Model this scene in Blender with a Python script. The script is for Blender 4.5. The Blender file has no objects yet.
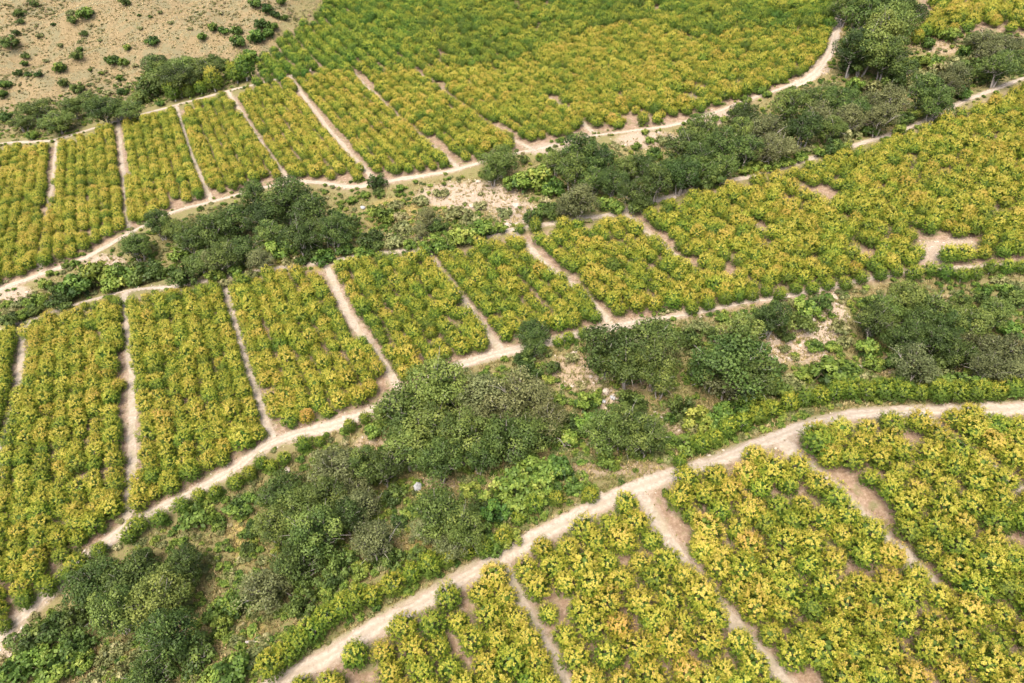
# Aerial view of avocado orchards on terraced slopes, two scrubby ravines and a dry hill.
import bpy, math, random
import numpy as np
from mathutils import Vector, Matrix

random.seed(7)
RNG = np.random.default_rng(11)
sc = bpy.context.scene
COL = sc.collection

# ------------------------------------------------------------------ camera model
W, H, F = 1024., 683., 683.
PITCH = math.radians(36.)
CAMZ = 132.
FWD = np.array([0, math.cos(PITCH), -math.sin(PITCH)])
UP = np.array([0, math.sin(PITCH), math.cos(PITCH)])


def ray(px, py):
    u = (np.asarray(px, float) - W / 2) / F
    v = (H / 2 - np.asarray(py, float)) / F
    return np.stack([u, v * UP[1] + FWD[1], v * UP[2] + FWD[2]], -1)


def project(x, y, z):
    z = z - CAMZ
    d = y * FWD[1] + z * FWD[2]
    d = np.where(np.abs(d) < 1e-6, 1e-6, d)
    v = (y * UP[1] + z * UP[2]) / d
    px = W / 2 + F * x / d
    py = H / 2 - F * v
    bad = d < 1
    return np.where(bad, -9e3, px), np.where(bad, -9e3, py), d


# ------------------------------------------------------------------ noise
def _hash(ix, iy, s):
    n = (ix.astype(np.int64) * 374761393 + iy.astype(np.int64) * 668265263 + s * 974711) & 0xffffffff
    n = ((n ^ (n >> 13)) * 1274126177) & 0xffffffff
    return ((n ^ (n >> 16)) & 0xffff) / 65535.0


def vnoise(x, y, s=0):
    x = np.asarray(x, float); y = np.asarray(y, float)
    ix = np.floor(x); iy = np.floor(y)
    fx = x - ix; fy = y - iy
    fx = fx * fx * (3 - 2 * fx); fy = fy * fy * (3 - 2 * fy)
    a = _hash(ix, iy, s); b = _hash(ix + 1, iy, s); c = _hash(ix, iy + 1, s); d = _hash(ix + 1, iy + 1, s)
    return (a * (1 - fx) + b * fx) * (1 - fy) + (c * (1 - fx) + d * fx) * fy


def fbm(x, y, s=0, o=3):
    r = 0.; a = .5
    for k in range(o):
        r = r + a * (vnoise(x * 2 ** k, y * 2 ** k, s + k) - .5); a *= .5
    return r


def sstep(a, b, x):
    t = np.clip((x - a) / (b - a), 0, 1)
    return t * t * (3 - 2 * t)


# ------------------------------------------------------------------ terrain
# the slope: a tilted plane seen from the drone
PN = (-27.3, -17.05, 187.1)
PK = 22640.


def plane(x, y):
    # camera at the origin of this plane equation
    return CAMZ + (-PK + 0 - PN[0] * x - PN[1] * y) / PN[2]


def ray_plane(px, py):
    r = ray(px, py)
    t = -PK / (r @ np.array(PN))
    return r[..., 0] * t, r[..., 1] * t


def pline(pts):
    pts = np.array(pts, float)
    x, y = ray_plane(pts[:, 0], pts[:, 1])
    return np.stack([x, y], -1)


def seg_dist(x, y, P):
    """distance to polyline and parameter along it (in segment index)"""
    best = np.full(np.shape(x), 1e9); par = np.zeros(np.shape(x))
    for i in range(len(P) - 1):
        a = P[i]; d = P[i + 1] - a
        t = np.clip(((x - a[0]) * d[0] + (y - a[1]) * d[1]) / (d @ d), 0, 1)
        q = np.hypot(x - a[0] - t * d[0], y - a[1] - t * d[1])
        m = q < best
        best = np.where(m, q, best); par = np.where(m, i + t, par)
    return best, par


RAV_LOW = pline([(-250, 790), (60, 650), (150, 610), (260, 545), (360, 480), (470, 435), (560, 410), (660, 395), (760, 370), (860, 340), (960, 330), (1200, 318)])
RAV_UP = pline([(-200, 350), (0, 310), (90, 278), (180, 247), (280, 222), (380, 207), (480, 195), (580, 178), (680, 150), (780, 118), (880, 85), (960, 62), (1150, 30)])
HL_A, HL_B = pline([(0, 138), (290, 62)])
HL_D = (HL_B - HL_A) / np.linalg.norm(HL_B - HL_A)
HL_N = np.array([-HL_D[1], HL_D[0]])
if HL_N[1] < 0: HL_N = -HL_N
TB_A, TB_B = pline([(255, 85), (330, -5)])
TB_D = (TB_B - TB_A) / np.linalg.norm(TB_B - TB_A)
TB_N = np.array([TB_D[1], -TB_D[0]])
if TB_N[0] < 0: TB_N = -TB_N


def height(x, y):
    x = np.asarray(x, float); y = np.asarray(y, float)
    z = plane(x, y)
    d, _ = seg_dist(x, y, RAV_LOW)
    z = z - 5.5 * (1 - sstep(3, 25, d))
    d, _ = seg_dist(x, y, RAV_UP)
    z = z - 5.0 * (1 - sstep(3, 27, d))
    dh = (x - HL_A[0]) * HL_N[0] + (y - HL_A[1]) * HL_N[1]
    wt = 1 - sstep(-25, 25, (x - TB_A[0]) * TB_N[0] + (y - TB_A[1]) * TB_N[1])
    dd = np.maximum(dh - 6, 0)
    hill = .27 * dd * dd / (dd + 18)
    hill = hill + sstep(10, 70, dh) * (.5 - np.abs(fbm(x / 60., y / 60., 5, 3)) * 3.4) * 16
    z = z + wt * hill
    z = z + fbm(x / 17., y / 17., 9, 3) * .9
    return z


# ------------------------------------------------------------------ ground sheet
def axis(lo, hi, fine, far_lo, far_hi):
    a = list(np.arange(lo, hi + 1e-6, fine))
    s = fine
    while a[-1] < far_hi:
        s *= 1.09; a.append(a[-1] + s)
    s = fine
    while a[0] > far_lo:
        s *= 1.09; a.insert(0, a[0] - s)
    return np.array(a)


GX = axis(-255, 270, 1.6, -2600, 2600)
GY = axis(25, 430, 1.6, -900, 3200)
gx, gy = np.meshgrid(GX, GY)
GZ = height(gx, gy)


def hmesh(x, y):
    """height of the ground sheet as built (bilinear)"""
    x = np.asarray(x, float); y = np.asarray(y, float)
    i = np.clip(np.searchsorted(GX, x) - 1, 0, len(GX) - 2)
    j = np.clip(np.searchsorted(GY, y) - 1, 0, len(GY) - 2)
    fx = (x - GX[i]) / (GX[i + 1] - GX[i]); fy = (y - GY[j]) / (GY[j + 1] - GY[j])
    return (GZ[j, i] * (1 - fx) + GZ[j, i + 1] * fx) * (1 - fy) + (GZ[j + 1, i] * (1 - fx) + GZ[j + 1, i + 1] * fx) * fy


def cast(px, py, lift=0.0):
    """where the ray through a pixel meets the ground raised by lift metres"""
    px = np.atleast_1d(np.asarray(px, float)); py = np.atleast_1d(np.asarray(py, float))
    lift = np.broadcast_to(np.asarray(lift, float), px.shape)
    r = ray(px, py)
    t0 = np.full(px.shape, 40.); hit = np.zeros(px.shape, bool); t1 = t0.copy()
    step = 6.
    t = t0.copy()
    for _ in range(220):
        x = r[:, 0] * t; y = r[:, 1] * t; z = CAMZ + r[:, 2] * t
        below = z < hmesh(x, y) + lift
        new = below & ~hit
        t1[new] = t[new]; hit |= below
        if hit.all(): break
        t = np.where(hit, t, t + step)
    lo = t1 - step; hi = t1.copy()
    for _ in range(14):
        m = (lo + hi) / 2
        b = CAMZ + r[:, 2] * m < hmesh(r[:, 0] * m, r[:, 1] * m) + lift
        hi = np.where(b, m, hi); lo = np.where(b, lo, m)
    x = r[:, 0] * hi; y = r[:, 1] * hi
    return x, y, hi


def inpoly(px, py, poly):
    px = np.asarray(px, float); py = np.asarray(py, float)
    c = np.zeros(px.shape, bool)
    n = len(poly); j = n - 1
    for i in range(n):
        xi, yi = poly[i]; xj, yj = poly[j]
        with np.errstate(divide='ignore', invalid='ignore'):
            t = ((yi > py) != (yj > py)) & (px < (xj - xi) * (py - yi) / ((yj - yi) or 1e-9) + xi)
        c ^= t
        j = i
    return c


# ------------------------------------------------------------------ roads and tracks, traced on the ground
ROADS = {
    'main': ([(170, 752), (225, 718), (285, 680), (330, 655), (360, 637), (400, 614), (440, 592), (500, 556), (560, 526), (610, 500), (660, 479), (720, 459), (770, 440), (810, 424), (860, 413), (920, 411), (985, 410), (1024, 408), (1120, 402)], 3.7,
             'pale rutted dirt road sweeping above the near orchard blocks'),
    'mid': ([(-60, 672), (5, 632), (60, 582), (105, 543), (150, 514), (200, 489), (240, 464), (275, 441), (330, 426), (375, 410), (405, 394), (440, 374), (462, 364), (500, 353), (530, 347), (565, 338), (592, 331), (640, 322)], 3.1,
            'pale dirt road along the foot of the middle orchard terrace'),
    'mid_end': ([(640, 322), (700, 312), (740, 303), (790, 296), (830, 288), (880, 276), (920, 270), (975, 267), (1024, 264), (1120, 260)], 1.3, 'narrow overgrown path along the lower edge of the right-hand orchard'),
    'bench': ([(-60, 352), (0, 330), (30, 320), (80, 303), (125, 291), (165, 288), (222, 278), (270, 269), (325, 262), (380, 253), (425, 249), (470, 241), (510, 230), (560, 222), (610, 215), (650, 203), (700, 187), (760, 174), (800, 162), (850, 147), (900, 131), (930, 119), (960, 103), (990, 91), (1024, 78), (1100, 50)], 2.2,
              'pale dirt road along the top edge of the middle orchard'),
    'upper': ([(-60, 315), (0, 290), (40, 275), (85, 258), (130, 233), (170, 213), (215, 201), (260, 188), (300, 181), (350, 187), (400, 179), (450, 171), (500, 157), (540, 149), (590, 136)], 1.9,
              'pale stony road along the foot of the upper orchard'),
    'upper_end': ([(590, 136), (650, 129), (700, 118), (740, 103), (780, 89), (800, 80)], 1.3, 'narrow stony path continuing along the foot of the upper orchard'),
    'upper_top': ([(790, 88), (815, 74), (830, 52), (836, 32), (842, 5)], 3.6, 'short pale road climbing beside the tallest oaks'),
    'top': ([(-60, 160), (0, 144), (50, 141), (85, 131), (130, 118), (180, 104), (235, 89), (290, 76), (318, 68)], 2.6,
            'sandy track along the foot of the dry hill'),
}
TRACKS = {
    'l1': ([(503, 562), (520, 600), (545, 645), (562, 683), (590, 740)], 2.73, 'short sandy track dropping from the main road'),
    'l2': ([(640, 492), (665, 535), (700, 580), (740, 630), (785, 683), (830, 735)], 2.63, 'long sandy track between the two largest near orchard blocks'),
    'l3': ([(782, 440), (800, 462), (830, 485), (880, 535), (935, 588)], 3.06, 'wide sandy track ending among near avocado trees'),
    'l4': ([(925, 415), (945, 437), (985, 465), (1024, 492), (1100, 545)], 2.84, 'sandy track at the right end of the near orchard'),
    'm0': ([(28, 322), (20, 375), (5, 440), (-12, 500)], 2.35, 'first sandy track from the left across the middle orchard'),
    'm1': ([(125, 292), (129, 340), (132, 400), (132, 450), (130, 500), (126, 530)], 2.35, 'second sandy track from the left across the middle orchard'),
    'm2': ([(222, 279), (237, 330), (250, 375), (264, 415), (272, 440)], 2.35, 'third sandy track from the left across the middle orchard'),
    'm3': ([(325, 263), (345, 310), (378, 355), (402, 395)], 2.35, 'fourth sandy track from the left across the middle orchard'),
    'm4': ([(424, 250), (455, 290), (502, 352)], 2.35, 'fifth sandy track from the left across the middle orchard'),
    'm5': ([(512, 231), (550, 268), (582, 292), (612, 326)], 2.16, 'sixth sandy track from the left across the middle orchard'),
    'm6': ([(625, 213), (665, 248), (700, 275)], 1.88, 'faint overgrown track in the middle orchard'),
    'm7': ([(790, 186), (815, 200), (850, 208)], 1.69, 'short bare track among yellow trees of the middle orchard'),
    'u1': ([(57, 141), (50, 200), (40, 275)], 1.73, 'first sandy track from the left across the upper orchard'),
    'u2': ([(118, 122), (124, 175), (129, 233)], 1.73, 'second sandy track from the left across the upper orchard'),
    'u3': ([(176, 105), (192, 155), (211, 201)], 1.73, 'third sandy track from the left across the upper orchard'),
    'u4': ([(228, 91), (262, 145), (290, 182)], 1.73, 'fourth sandy track from the left across the upper orchard'),
    'u5': ([(290, 77), (325, 125), (374, 180)], 1.95, 'fifth sandy track from the left across the upper orchard'),
    'u6': ([(352, 72), (405, 125), (460, 169)], 1.73, 'sixth sandy track from the left across the upper orchard'),
    'u7': ([(415, 72), (480, 120), (534, 151)], 1.81, 'seventh sandy track from the left across the upper orchard'),
    'u8': ([(548, 98), (575, 118), (597, 136)], 1.95, 'short sandy spur into the upper orchard'),
}
for d in (ROADS, TRACKS):
    for k, (pts, w, lab) in list(d.items()):
        a = np.array(pts, float)
        x, y, _ = cast(a[:, 0], a[:, 1])
        d[k] = (np.stack([x, y], -1), w, lab)

# orchard areas, as outlines in the view that are laid on the ground
AREA_NEAR = [(250, 705), (292, 690), (345, 663), (405, 627), (445, 605), (505, 570), (565, 540), (612, 514), (665, 493), (722, 474), (772, 455), (812, 438), (862, 425), (922, 421), (1024, 420), (1150, 416), (1200, 800), (200, 800)]
AREA_MID = [(-120, 376), (0, 342), (30, 332), (80, 316), (125, 304), (222, 291), (270, 281), (325, 274), (380, 265), (425, 261), (470, 253), (512, 242), (560, 234), (612, 227), (655, 215), (705, 199), (765, 185), (805, 173), (855, 158), (905, 143), (935, 131), (965, 115), (1024, 91), (1150, 46), (1160, 262), (1024, 262), (975, 265), (920, 267), (870, 275), (830, 285), (790, 293), (740, 300), (700, 309), (640, 319), (592, 327), (560, 334), (525, 342), (500, 348), (460, 360), (400, 390), (375, 406), (330, 422), (272, 437), (238, 461), (197, 485), (150, 509), (105, 537), (57, 577), (2, 628), (-80, 686)]
AREA_UP = [(-150, 172), (0, 152), (50, 150), (85, 140), (130, 127), (180, 112), (235, 98), (290, 85), (330, 75), (420, 72), (495, 68), (548, 53), (592, 33), (640, 27), (700, 43), (760, 35), (832, 32), (827, 54), (811, 73), (777, 87), (737, 101), (697, 115), (650, 126), (590, 132), (540, 145), (500, 153), (450, 168), (400, 176), (350, 184), (300, 178), (258, 185), (213, 198), (168, 210), (127, 230), (83, 255), (39, 272), (0, 287), (-120, 330)]
AREA_TALL = [(258, 88), (345, 76), (420, 74), (495, 70), (548, 55), (590, 35), (640, 29), (700, 45), (760, 37), (832, 33), (838, -45), (190, -70), (335, -8), (322, 18), (288, 40), (262, 62)]
AREA_FAR = [(912, 46), (930, 28), (922, -40), (1180, -40), (1150, 20), (1024, 36), (985, 28), (950, 40)]
BARE = [  # bare or stony ground: view x, y, half-width, half-height, kind (0 pale rubble, 1 tan earth, 2 yellow dry grass)
    (470, 196, 62, 17, 0), (515, 212, 26, 14, 0), (580, 372, 40, 22, 1), (610, 400, 16, 14, 0), (800, 345, 42, 22, 0), (775, 350, 22, 18, 1),
    (372, 446, 22, 14, 1), (245, 540, 18, 28, 2), (440, 482, 30, 9, 1), (420, 540, 20, 26, 2), (690, 412, 40, 8, 1), (935, 252, 26, 14, 0), (960, 245, 20, 10, 0),
    (105, 262, 24, 9, 0), (10, 293, 26, 10, 0), (115, 660, 34, 22, 2), (255, 640, 20, 22, 2), (640, 445, 40, 10, 2), (680, 430, 40, 16, 1), (520, 320, 12, 8, 0), (585, 470, 40, 8, 1),
    (650, 140, 40, 10, 0), (720, 118, 30, 9, 0), (555, 150, 30, 9, 0), (860, 128, 20, 5, 1), (945, 48, 18, 8, 1), (910, 66, 20, 10, 2), (690, 100, 16, 8, 0), (815, 66, 20, 12, 0), (640, 470, 40, 9, 1), (350, 262, 40, 6, 2),
    (330, 262, 60, 10, 2), (440, 210, 40, 22, 2), (400, 215, 40, 20, 2), (35, 640, 30, 14, 0), (12, 650, 22, 14, 0), (730, 545, 10, 8, 1), (525, 590, 16, 14, 1), (890, 600, 10, 8, 1), (640, 385, 30, 8, 1),
    (905, 300, 60, 8, 1), (690, 310, 30, 8, 1), (830, 320, 20, 30, 0), (890, 365, 12, 12, 0), (60, 520, 16, 10, 1), (20, 560, 20, 12, 1)]

def road_dist(x, y):
    best = np.full(np.shape(x), 1e9)
    for d in (ROADS, TRACKS):
        for P, w, _ in d.values():
            q, _t = seg_dist(x, y, P)
            best = np.minimum(best, q - w / 2)
    return best


def blur(a, n=1):
    for _ in range(n):
        p = np.pad(a, 1, mode='edge')
        a = (p[:-2, 1:-1] + p[2:, 1:-1] + p[1:-1, :-2] + p[1:-1, 2:] + 2 * a) / 6
    return a


ppx, ppy, pdd = project(gx, gy, GZ)
m_orch = np.zeros(gx.shape)
for A in (AREA_NEAR, AREA_MID, AREA_UP, AREA_TALL, AREA_FAR):
    m_orch = np.maximum(m_orch, inpoly(ppx, ppy, A).astype(float))
m_rub = np.zeros(gx.shape); m_tan = np.zeros(gx.shape); m_yel = np.zeros(gx.shape)
for (bx, by, bw, bh, k) in BARE:
    e = ((ppx - bx) / bw) ** 2 + ((ppy - by) / bh) ** 2
    e = 1 - sstep(.35, 1.3, e)
    t = (m_rub, m_tan, m_yel)[k]
    np.maximum(t, e, out=t)
dh = (gx - HL_A[0]) * HL_N[0] + (gy - HL_A[1]) * HL_N[1]
wt = 1 - sstep(-12, 4, (gx - TB_A[0]) * TB_N[0] + (gy - TB_A[1]) * TB_N[1])
m_hill = sstep(2, 14, dh) * wt
rd = road_dist(gx, gy)
m_bare = np.maximum((1 - sstep(-.5, 1.9, rd)) * .85, 0)
for _ in range(2):
    p_ = np.pad(m_orch, 1, mode='edge')
    m_orch = np.maximum.reduce([p_[:-2, 1:-1], p_[2:, 1:-1], p_[1:-1, :-2], p_[1:-1, 2:], m_orch])
m_orch = blur(m_orch, 3)

# ------------------------------------------------------------------ materials
def mat_new(name):
    m = bpy.data.materials.new(name); m.use_nodes = True
    nt = m.node_tree; nt.nodes.clear()
    return m, nt.nodes, nt.links


def N(ns, t, **kw):
    n = ns.new(t)
    for k, v in kw.items():
        if k in ('op',): n.operation = v
        elif k == 'ins':
            for a, b in v.items(): n.inputs[a].default_value = b
        else: setattr(n, k, v)
    return n


def mix(ns, ln, fac, a, b, blend='MIX'):
    n = ns.new('ShaderNodeMix'); n.data_type = 'RGBA'; n.blend_type = blend
    for s, v in ((n.inputs[0], fac), (n.inputs[6], a), (n.inputs[7], b)):
        if isinstance(v, bpy.types.NodeSocket): ln.new(v, s)
        elif isinstance(v, (int, float)): s.default_value = v
        else: s.default_value = (*v, 1)
    return n.outputs[2]


def mth(ns, ln, op, a, b=0., c=None, clamp=False):
    n = ns.new('ShaderNodeMath'); n.operation = op; n.use_clamp = clamp
    for i, v in enumerate((a, b) if c is None else (a, b, c)):
        if isinstance(v, bpy.types.NodeSocket): ln.new(v, n.inputs[i])
        else: n.inputs[i].default_value = v
    return n.outputs[0]


def noise(ns, ln, vec, scale, detail=4, rough=.6):
    n = ns.new('ShaderNodeTexNoise'); n.inputs['Scale'].default_value = scale
    n.inputs['Detail'].default_value = detail; n.inputs['Roughness'].default_value = rough
    if vec is not None: ln.new(vec, n.inputs['Vector'])
    return n.outputs[0]


def ramp(ns, ln, fac, stops, interp='LINEAR'):
    n = ns.new('ShaderNodeValToRGB'); n.color_ramp.interpolation = interp
    e = n.color_ramp.elements
    while len(e) < len(stops): e.new(.5)
    for i, (p, c) in enumerate(stops):
        e[i].position = p; e[i].color = (*c, 1) if len(c) == 3 else c
    ln.new(fac, n.inputs[0])
    return n.outputs[0]


def grey(ns, ln, fac, a, b):
    return ramp(ns, ln, fac, [(a, (0, 0, 0)), (b, (1, 1, 1))])


def attr(ns, name, kind='GEOMETRY'):
    n = ns.new('ShaderNodeAttribute'); n.attribute_type = kind; n.attribute_name = name
    return n.outputs['Fac']


def finish(ns, ln, col, rough=.9, bump=None, bstr=.3, bdist=.1, spec=.2):
    p = ns.new('ShaderNodeBsdfPrincipled'); o = ns.new('ShaderNodeOutputMaterial')
    if isinstance(col, bpy.types.NodeSocket): ln.new(col, p.inputs['Base Color'])
    else: p.inputs['Base Color'].default_value = (*col, 1)
    p.inputs['Roughness'].default_value = rough; p.inputs['Specular IOR Level'].default_value = spec
    if bump is not None:
        b = ns.new('ShaderNodeBump'); b.inputs['Strength'].default_value = bstr; b.inputs['Distance'].default_value = bdist
        ln.new(bump, b.inputs['Height']); ln.new(b.outputs[0], p.inputs['Normal'])
    ln.new(p.outputs[0], o.inputs[0])
    return p


PALE = (.325, .278, .212)
def ground_material():
    m, ns, ln = mat_new('ground_soil')
    pos = ns.new('ShaderNodeNewGeometry').outputs['Position']
    n1 = noise(ns, ln, pos, .12, 5); n2 = noise(ns, ln, pos, .9, 5, .7); n3 = noise(ns, ln, pos, 4.5, 3, .7); n4 = noise(ns, ln, pos, .35, 4)
    litter = ramp(ns, ln, n2, [(.3, (.15, .098, .062)), (.5, (.23, .16, .108)), (.68, (.325, .25, .18))])
    litter = mix(ns, ln, grey(ns, ln, n4, .52, .66), litter, (.16, .15, .07))
    scrub = ramp(ns, ln, n2, [(.3, (.055, .065, .018)), (.5, (.105, .125, .032)), (.64, (.15, .145, .052)), (.76, (.22, .175, .09))])
    scrub = mix(ns, ln, grey(ns, ln, n4, .45, .6), scrub, (.10, .13, .03))
    n5 = noise(ns, ln, pos, 2.2, 5, .75)
    scrub = mix(ns, ln, mth(ns, ln, 'MULTIPLY', grey(ns, ln, n5, .48, .58), .8), scrub, (.055, .075, .018))
    scrub = mix(ns, ln, mth(ns, ln, 'MULTIPLY', grey(ns, ln, n5, .44, .36), .6), scrub, (.22, .17, .085))
    litter = mix(ns, ln, mth(ns, ln, 'MULTIPLY', grey(ns, ln, n5, .5, .62), .6), litter, (.13, .09, .045))
    litter = mix(ns, ln, mth(ns, ln, 'MULTIPLY', grey(ns, ln, n3, .56, .68), .5), litter, (.36, .28, .19))
    base = mix(ns, ln, attr(ns, 'orchard'), scrub, litter)
    hill = ramp(ns, ln, n2, [(.25, (.085, .070, .034)), (.42, (.145, .110, .055)), (.55, (.195, .148, .078)), (.7, (.24, .19, .105))])
    hill = mix(ns, ln, mth(ns, ln, 'MULTIPLY', grey(ns, ln, n1, .47, .58), .85), hill, (.135, .128, .070))
    hill = mix(ns, ln, mth(ns, ln, 'MULTIPLY', grey(ns, ln, n5, .5, .6), .5), hill, (.26, .20, .105))
    hill = mix(ns, ln, mth(ns, ln, 'MULTIPLY', grey(ns, ln, n3, .55, .7), .7), hill, (.15, .15, .075))
    base = mix(ns, ln, attr(ns, 'hill'), base, hill)
    def over(base, a, col, k=1.1):
        f = mth(ns, ln, 'MULTIPLY_ADD', n2, 1.1, mth(ns, ln, 'MULTIPLY_ADD', attr(ns, a), 1.5, -1.05), clamp=True)
        f = mth(ns, ln, 'MULTIPLY', f, k, clamp=True)
        return mix(ns, ln, f, base, col)
    yel = ramp(ns, ln, n5, [(.36, (.08, .09, .02)), (.47, (.20, .17, .05)), (.55, (.27, .20, .07)), (.66, (.34, .26, .12))])
    tan = ramp(ns, ln, n3, [(.35, (.19, .14, .085)), (.52, (.27, .21, .135)), (.65, (.33, .265, .185))])
    rub = ramp(ns, ln, n3, [(.32, (.19, .15, .11)), (.5, (.28, .22, .155)), (.66, (.40, .34, .26))])
    base = over(base, 'yellow', yel); base = over(base, 'tan', tan); base = over(base, 'rubble', rub)
    pale = ramp(ns, ln, n3, [(.35, (.27, .21, .155)), (.55, PALE), (.7, (.39, .335, .265))])
    base = over(base, 'bare', pale, 1.0)
    h = mth(ns, ln, 'ADD', n2, mth(ns, ln, 'MULTIPLY', n3, .5))
    finish(ns, ln, base, .95, h, .5, .25)
    return m


def road_material(name, track):
    m, ns, ln = mat_new(name)
    pos = ns.new('ShaderNodeNewGeometry').outputs['Position']
    n1 = noise(ns, ln, pos, .25, 4); n2 = noise(ns, ln, pos, 1.4, 4, .7); n3 = noise(ns, ln, pos, 7, 3, .7)
    col = ramp(ns, ln, n2, [(.3, (.25, .20, .15)), (.5, PALE), (.68, (.40, .345, .275))])
    col = mix(ns, ln, mth(ns, ln, 'MULTIPLY', grey(ns, ln, n3, .54, .68), .35), col, (.27, .21, .15))
    ac = attr(ns, 'across')                      # -1 .. 1
    aa = mth(ns, ln, 'ABSOLUTE', mth(ns, ln, 'ADD', ac, mth(ns, ln, 'MULTIPLY_ADD', n1, .5, -.25)))
    rut = mth(ns, ln, 'SUBTRACT', 1., mth(ns, ln, 'MULTIPLY', mth(ns, ln, 'ABSOLUTE', mth(ns, ln, 'SUBTRACT', aa, .45)), 3.0), clamp=True)
    mid = mth(ns, ln, 'SUBTRACT', 1., mth(ns, ln, 'MULTIPLY', aa, 4.), clamp=True)
    edge = mth(ns, ln, 'MULTIPLY', mth(ns, ln, 'SUBTRACT', aa, .72), 3.5, clamp=True)
    if not track:
        col = mix(ns, ln, mth(ns, ln, 'MULTIPLY', mth(ns, ln, 'MULTIPLY', rut, grey(ns, ln, n2, .3, .6)), .4), col, (.42, .37, .30))
        col = mix(ns, ln, mth(ns, ln, 'MULTIPLY', mid, mth(ns, ln, 'MULTIPLY', grey(ns, ln, n2, .42, .6), .5)), col, (.25, .20, .125))
    else:
        col = mix(ns, ln, mth(ns, ln, 'MULTIPLY', grey(ns, ln, n1, .5, .62), .45), col, (.24, .215, .12))
    col = mix(ns, ln, mth(ns, ln, 'MULTIPLY', edge, .7), col, (.25, .18, .12))
    finish(ns, ln, col, .95, mth(ns, ln, 'ADD', n2, n3), .4, .15)
    return m


def leaf_material(name, stops, trans=.22, rough=.55, spec=.25):
    """leaf colour runs along stops with each leaf's own age and each plant's own tint"""
    m, ns, ln = mat_new(name)
    a = attr(ns, 'age'); t = attr(ns, 'tint', 'INSTANCER')
    f = mth(ns, ln, 'ADD', a, t, clamp=True)
    c = ramp(ns, ln, f, stops)
    v = attr(ns, 'shade_of_leaf')
    hs = ns.new('ShaderNodeHueSaturation'); ln.new(c, hs.inputs['Color'])
    ln.new(mth(ns, ln, 'MULTIPLY_ADD', v, .26, .87), hs.inputs['Value'])
    ln.new(mth(ns, ln, 'ADD', attr(ns, 'hue', 'INSTANCER'), .5), hs.inputs['Hue'])
    c = hs.outputs[0]
    p = ns.new('ShaderNodeBsdfPrincipled'); ln.new(c, p.inputs['Base Color'])
    p.inputs['Roughness'].default_value = rough; p.inputs['Specular IOR Level'].default_value = spec
    tr = ns.new('ShaderNodeBsdfTranslucent'); ln.new(c, tr.inputs[0])
    mx = ns.new('ShaderNodeMixShader'); mx.inputs[0].default_value = trans
    ln.new(p.outputs[0], mx.inputs[1]); ln.new(tr.outputs[0], mx.inputs[2])
    o = ns.new('ShaderNodeOutputMaterial'); ln.new(mx.outputs[0], o.inputs[0])
    return m


def simple_material(name, lo, hi, scale=6, bstr=.4):
    m, ns, ln = mat_new(name)
    pos = ns.new('ShaderNodeTexCoord').outputs['Object']
    n = noise(ns, ln, pos, scale, 4, .65)
    finish(ns, ln, ramp(ns, ln, n, [(.3, lo), (.7, hi)]), .9, n, bstr, .05)
    return m


M_GROUND = ground_material()
M_ROAD = road_material('road_dirt', False)
M_TRACK = road_material('track_dirt', True)
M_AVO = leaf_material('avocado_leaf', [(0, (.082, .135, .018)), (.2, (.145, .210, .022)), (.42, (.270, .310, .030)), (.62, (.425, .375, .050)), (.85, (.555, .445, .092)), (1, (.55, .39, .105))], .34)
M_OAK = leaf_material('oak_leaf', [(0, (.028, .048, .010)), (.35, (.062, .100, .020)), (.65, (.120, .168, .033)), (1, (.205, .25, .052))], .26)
M_GREY = leaf_material('grey_oak_leaf', [(0, (.060, .070, .024)), (.4, (.118, .132, .046)), (.7, (.19, .205, .075)), (1, (.28, .285, .125))], .24)
M_SHRUB = leaf_material('shrub_leaf', [(0, (.032, .062, .012)), (.35, (.074, .130, .020)), (.65, (.150, .220, .032)), (1, (.28, .32, .06))])
M_SAGE = leaf_material('sage_leaf', [(0, (.09, .11, .035)), (.4, (.165, .18, .060)), (.7, (.26, .25, .105)), (1, (.36, .31, .17))], .1)
M_BARK = simple_material('grey_bark', (.20, .175, .15), (.42, .385, .34), 5)
M_TRUNK = simple_material('brown_bark', (.10, .075, .05), (.22, .17, .12), 6)
M_PALE = simple_material('pale_painted_bark', (.45, .42, .37), (.66, .62, .56), 8)
M_ROCK = simple_material('pale_rock', (.27, .22, .165), (.48, .42, .34), 2.5)
M_STRAW = leaf_material('dry_straw', [(0, (.16, .17, .05)), (.4, (.34, .27, .12)), (.7, (.50, .40, .21)), (1, (.60, .50, .30))], .1)


# ------------------------------------------------------------------ mesh helpers
def mesh_from(name, verts, faces, mat, attrs=None, smooth=False):
    me = bpy.data.meshes.new(name)
    me.from_pydata([tuple(v) for v in verts], [], [tuple(f) for f in faces])
    me.materials.append(mat)
    if attrs:
        for k, (dom, vals) in attrs.items():
            a = me.attributes.new(k, 'FLOAT', dom)
            a.data.foreach_set('value', np.asarray(vals, np.float32).ravel())
    if smooth:
        me.polygons.foreach_set('use_smooth', np.ones(len(me.polygons), bool))
    me.update()
    return me


def link(name, me, parent=None):
    o = bpy.data.objects.new(name, me)
    COL.objects.link(o)
    if parent is not None: o.parent = parent
    return o


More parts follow.
